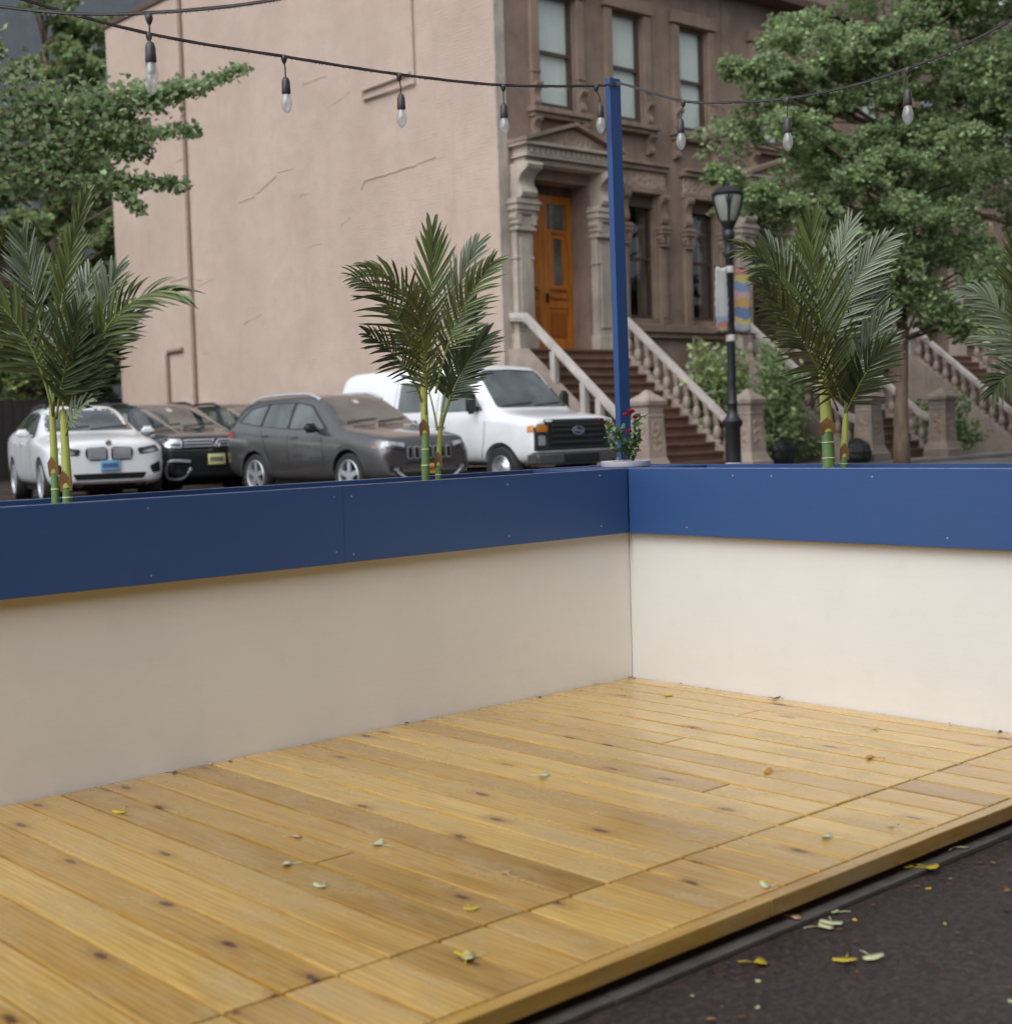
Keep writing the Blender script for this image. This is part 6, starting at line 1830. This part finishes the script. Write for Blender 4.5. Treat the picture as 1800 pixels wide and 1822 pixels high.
D = [('yellow leaf with long stalk at the left end of the deck', 218, 1443, yel, .034), ('small brown leaf against the foot of the left wall', 305, 1376, bro, .022), ('faint pinkish leaf on the left boards', 520, 1490, pnk, .03),
     ('bluish pale leaf left of the deck middle', 521, 1538, pal, .032), ('bright pale curled leaf on the lower left boards', 574, 1576, pal, .026), ('pale green leaf lying flat left of the deck centre', 681, 1505, pal, .034),
     ('pale leaf standing on the deck centre', 958, 1381, pal, .038), ('orange leaf on the far right boards, nearer one', 1376, 1374, orr, .036), ('orange leaf on the far right boards, farther one', 1556, 1349, orr, .034),
     ('small yellow leaf close to the deck corner', 1183, 1237, yel, .036), ('dark shrivelled leaf at the foot of the right wall', 1376, 1243, bro, .03), ('tiny pale yellow leaf near the right wall', 1557, 1299, yel, .026),
     ('pale leaf on the short edge boards at right', 1480, 1492, pal, .032), ('pale green leaf by the edge board joint', 1370, 1577, pal, .028), ('dull green leaf near the right deck edge', 1589, 1470, pal, .02),
     ('yellow half of a leaf pair at the bottom of the deck', 826, 1706, yel, .034), ('pale half of a leaf pair at the bottom of the deck', 845, 1703, pal, .032), ('yellow leaf stuck in a board gap near the seam', 836, 1616, yel, .026),
     ('grey wet leaf on the middle boards by a knot', 901, 1556, pnk, .018), ('brown specked leaf crumb in the deck corner', 1120, 1206, bro, .02), ('dark crumb of leaf along the left wall foot', 960, 1242, bro, .016)]
for i, (lab, u, v, m, s) in enumerate(D): fallen(lab, u, v, m, s, 0.0018, 0.35, 2, i)
A = [('pale green leaf on the asphalt at the right edge', 1697, 1510, pal, .045), ('yellow leaf of two on the asphalt, left one', 1625, 1544, yel, .034), ('yellow leaf of two on the asphalt, right one', 1647, 1543, yel, .036), ('pale yellow leaf in the middle of the asphalt', 1478, 1640, pal, .038),
     ('green grey leaf lying left of the middle asphalt leaf', 1455, 1650, pal, .04), ('pinkish leaf under the edge board joint', 1403, 1632, pnk, .034), ('pink leaf on the base strip at right', 1598, 1542, pnk, .026), ('yellow leaf at the bottom of the asphalt', 1506, 1706, yel, .04),
     ('long pale leaf beside the bottom yellow leaf', 1546, 1701, pal, .036), ('dull yellow leaf by the lower deck edge', 1340, 1714, yel, .036), ('small pale leaf above the middle of the asphalt', 1494, 1624, pal, .026)]
for i, (lab, u, v, m, s) in enumerate(A): fallen(lab, u, v, m, s, -0.068 if v < 1545 or (u, v) == (1403, 1632) else -0.0825, 0.18, 2, i + 40)

# ------------------------------------------------------------------ unseen brick block behind the viewer, added to hold back sky light
b = MB(); b.box(-70.0, 60.0, -22.0, -8.6, -0.1, 7.0)
nb_ = b.build('added_sky_blocker', M['brown_dark']); tag(nb_, 'unseen long dark brick block added behind the viewer to hold back sky light', 'building')
for i in range(16):
    for k in range(1):
        w_ = MB(); w_.box(-30 + i * 3.2, -28.6 + i * 3.2, -8.62, -8.55, 1.2 + k * 4.0, 3.6 + k * 4.0, 0.01); w_.build('window', M['cglass'], parent=nb_)

# bits of leaf and grit along the deck edge and on the asphalt
rgl = random.Random(77)
def litter(name, label, n, fn, cols):
    b = MB()
    for i in range(n):
        x, y, z = fn(); a = rgl.uniform(0, 2 * PI); r = rgl.uniform(0.004, 0.013)
        b.cur = rgl.randrange(len(cols))
        pts = [(x + r * rgl.uniform(0.6, 1.1) * math.cos(a + k * 1.2566), y + r * rgl.uniform(0.4, 1.0) * math.sin(a + k * 1.2566), z + rgl.uniform(0.0008, 0.005)) for k in range(5)]
        b.add(pts, [(0, 1, 2, 3, 4)])
    o = b.build(name, cols); tag(o, label, 'litter', kind='stuff'); return o
litter('leaf_litter', 'crumbs of brown and pale leaf scattered over the asphalt by the deck', 120, lambda: (rgl.uniform(-3.4, -0.2), -2.37 - abs(rgl.gauss(0, 0.35)), -0.0855), [bro, bro, M['sleeper'], bro, M['gap'], pal, bro, M['husk'], bro, yel, M['sleeper']])
litter('deck_crumbs', 'small leaf crumbs gathered along the foot of the white walls', 34, lambda: ((rgl.uniform(-3.6, 0.0), -abs(rgl.gauss(0, 0.02)) + 0.008, 0.001) if rgl.random() < 0.6 else (-abs(rgl.gauss(0, 0.02)) + 0.008, rgl.uniform(-2.2, 0.0), 0.001)), [bro, M['gap'], pnk])
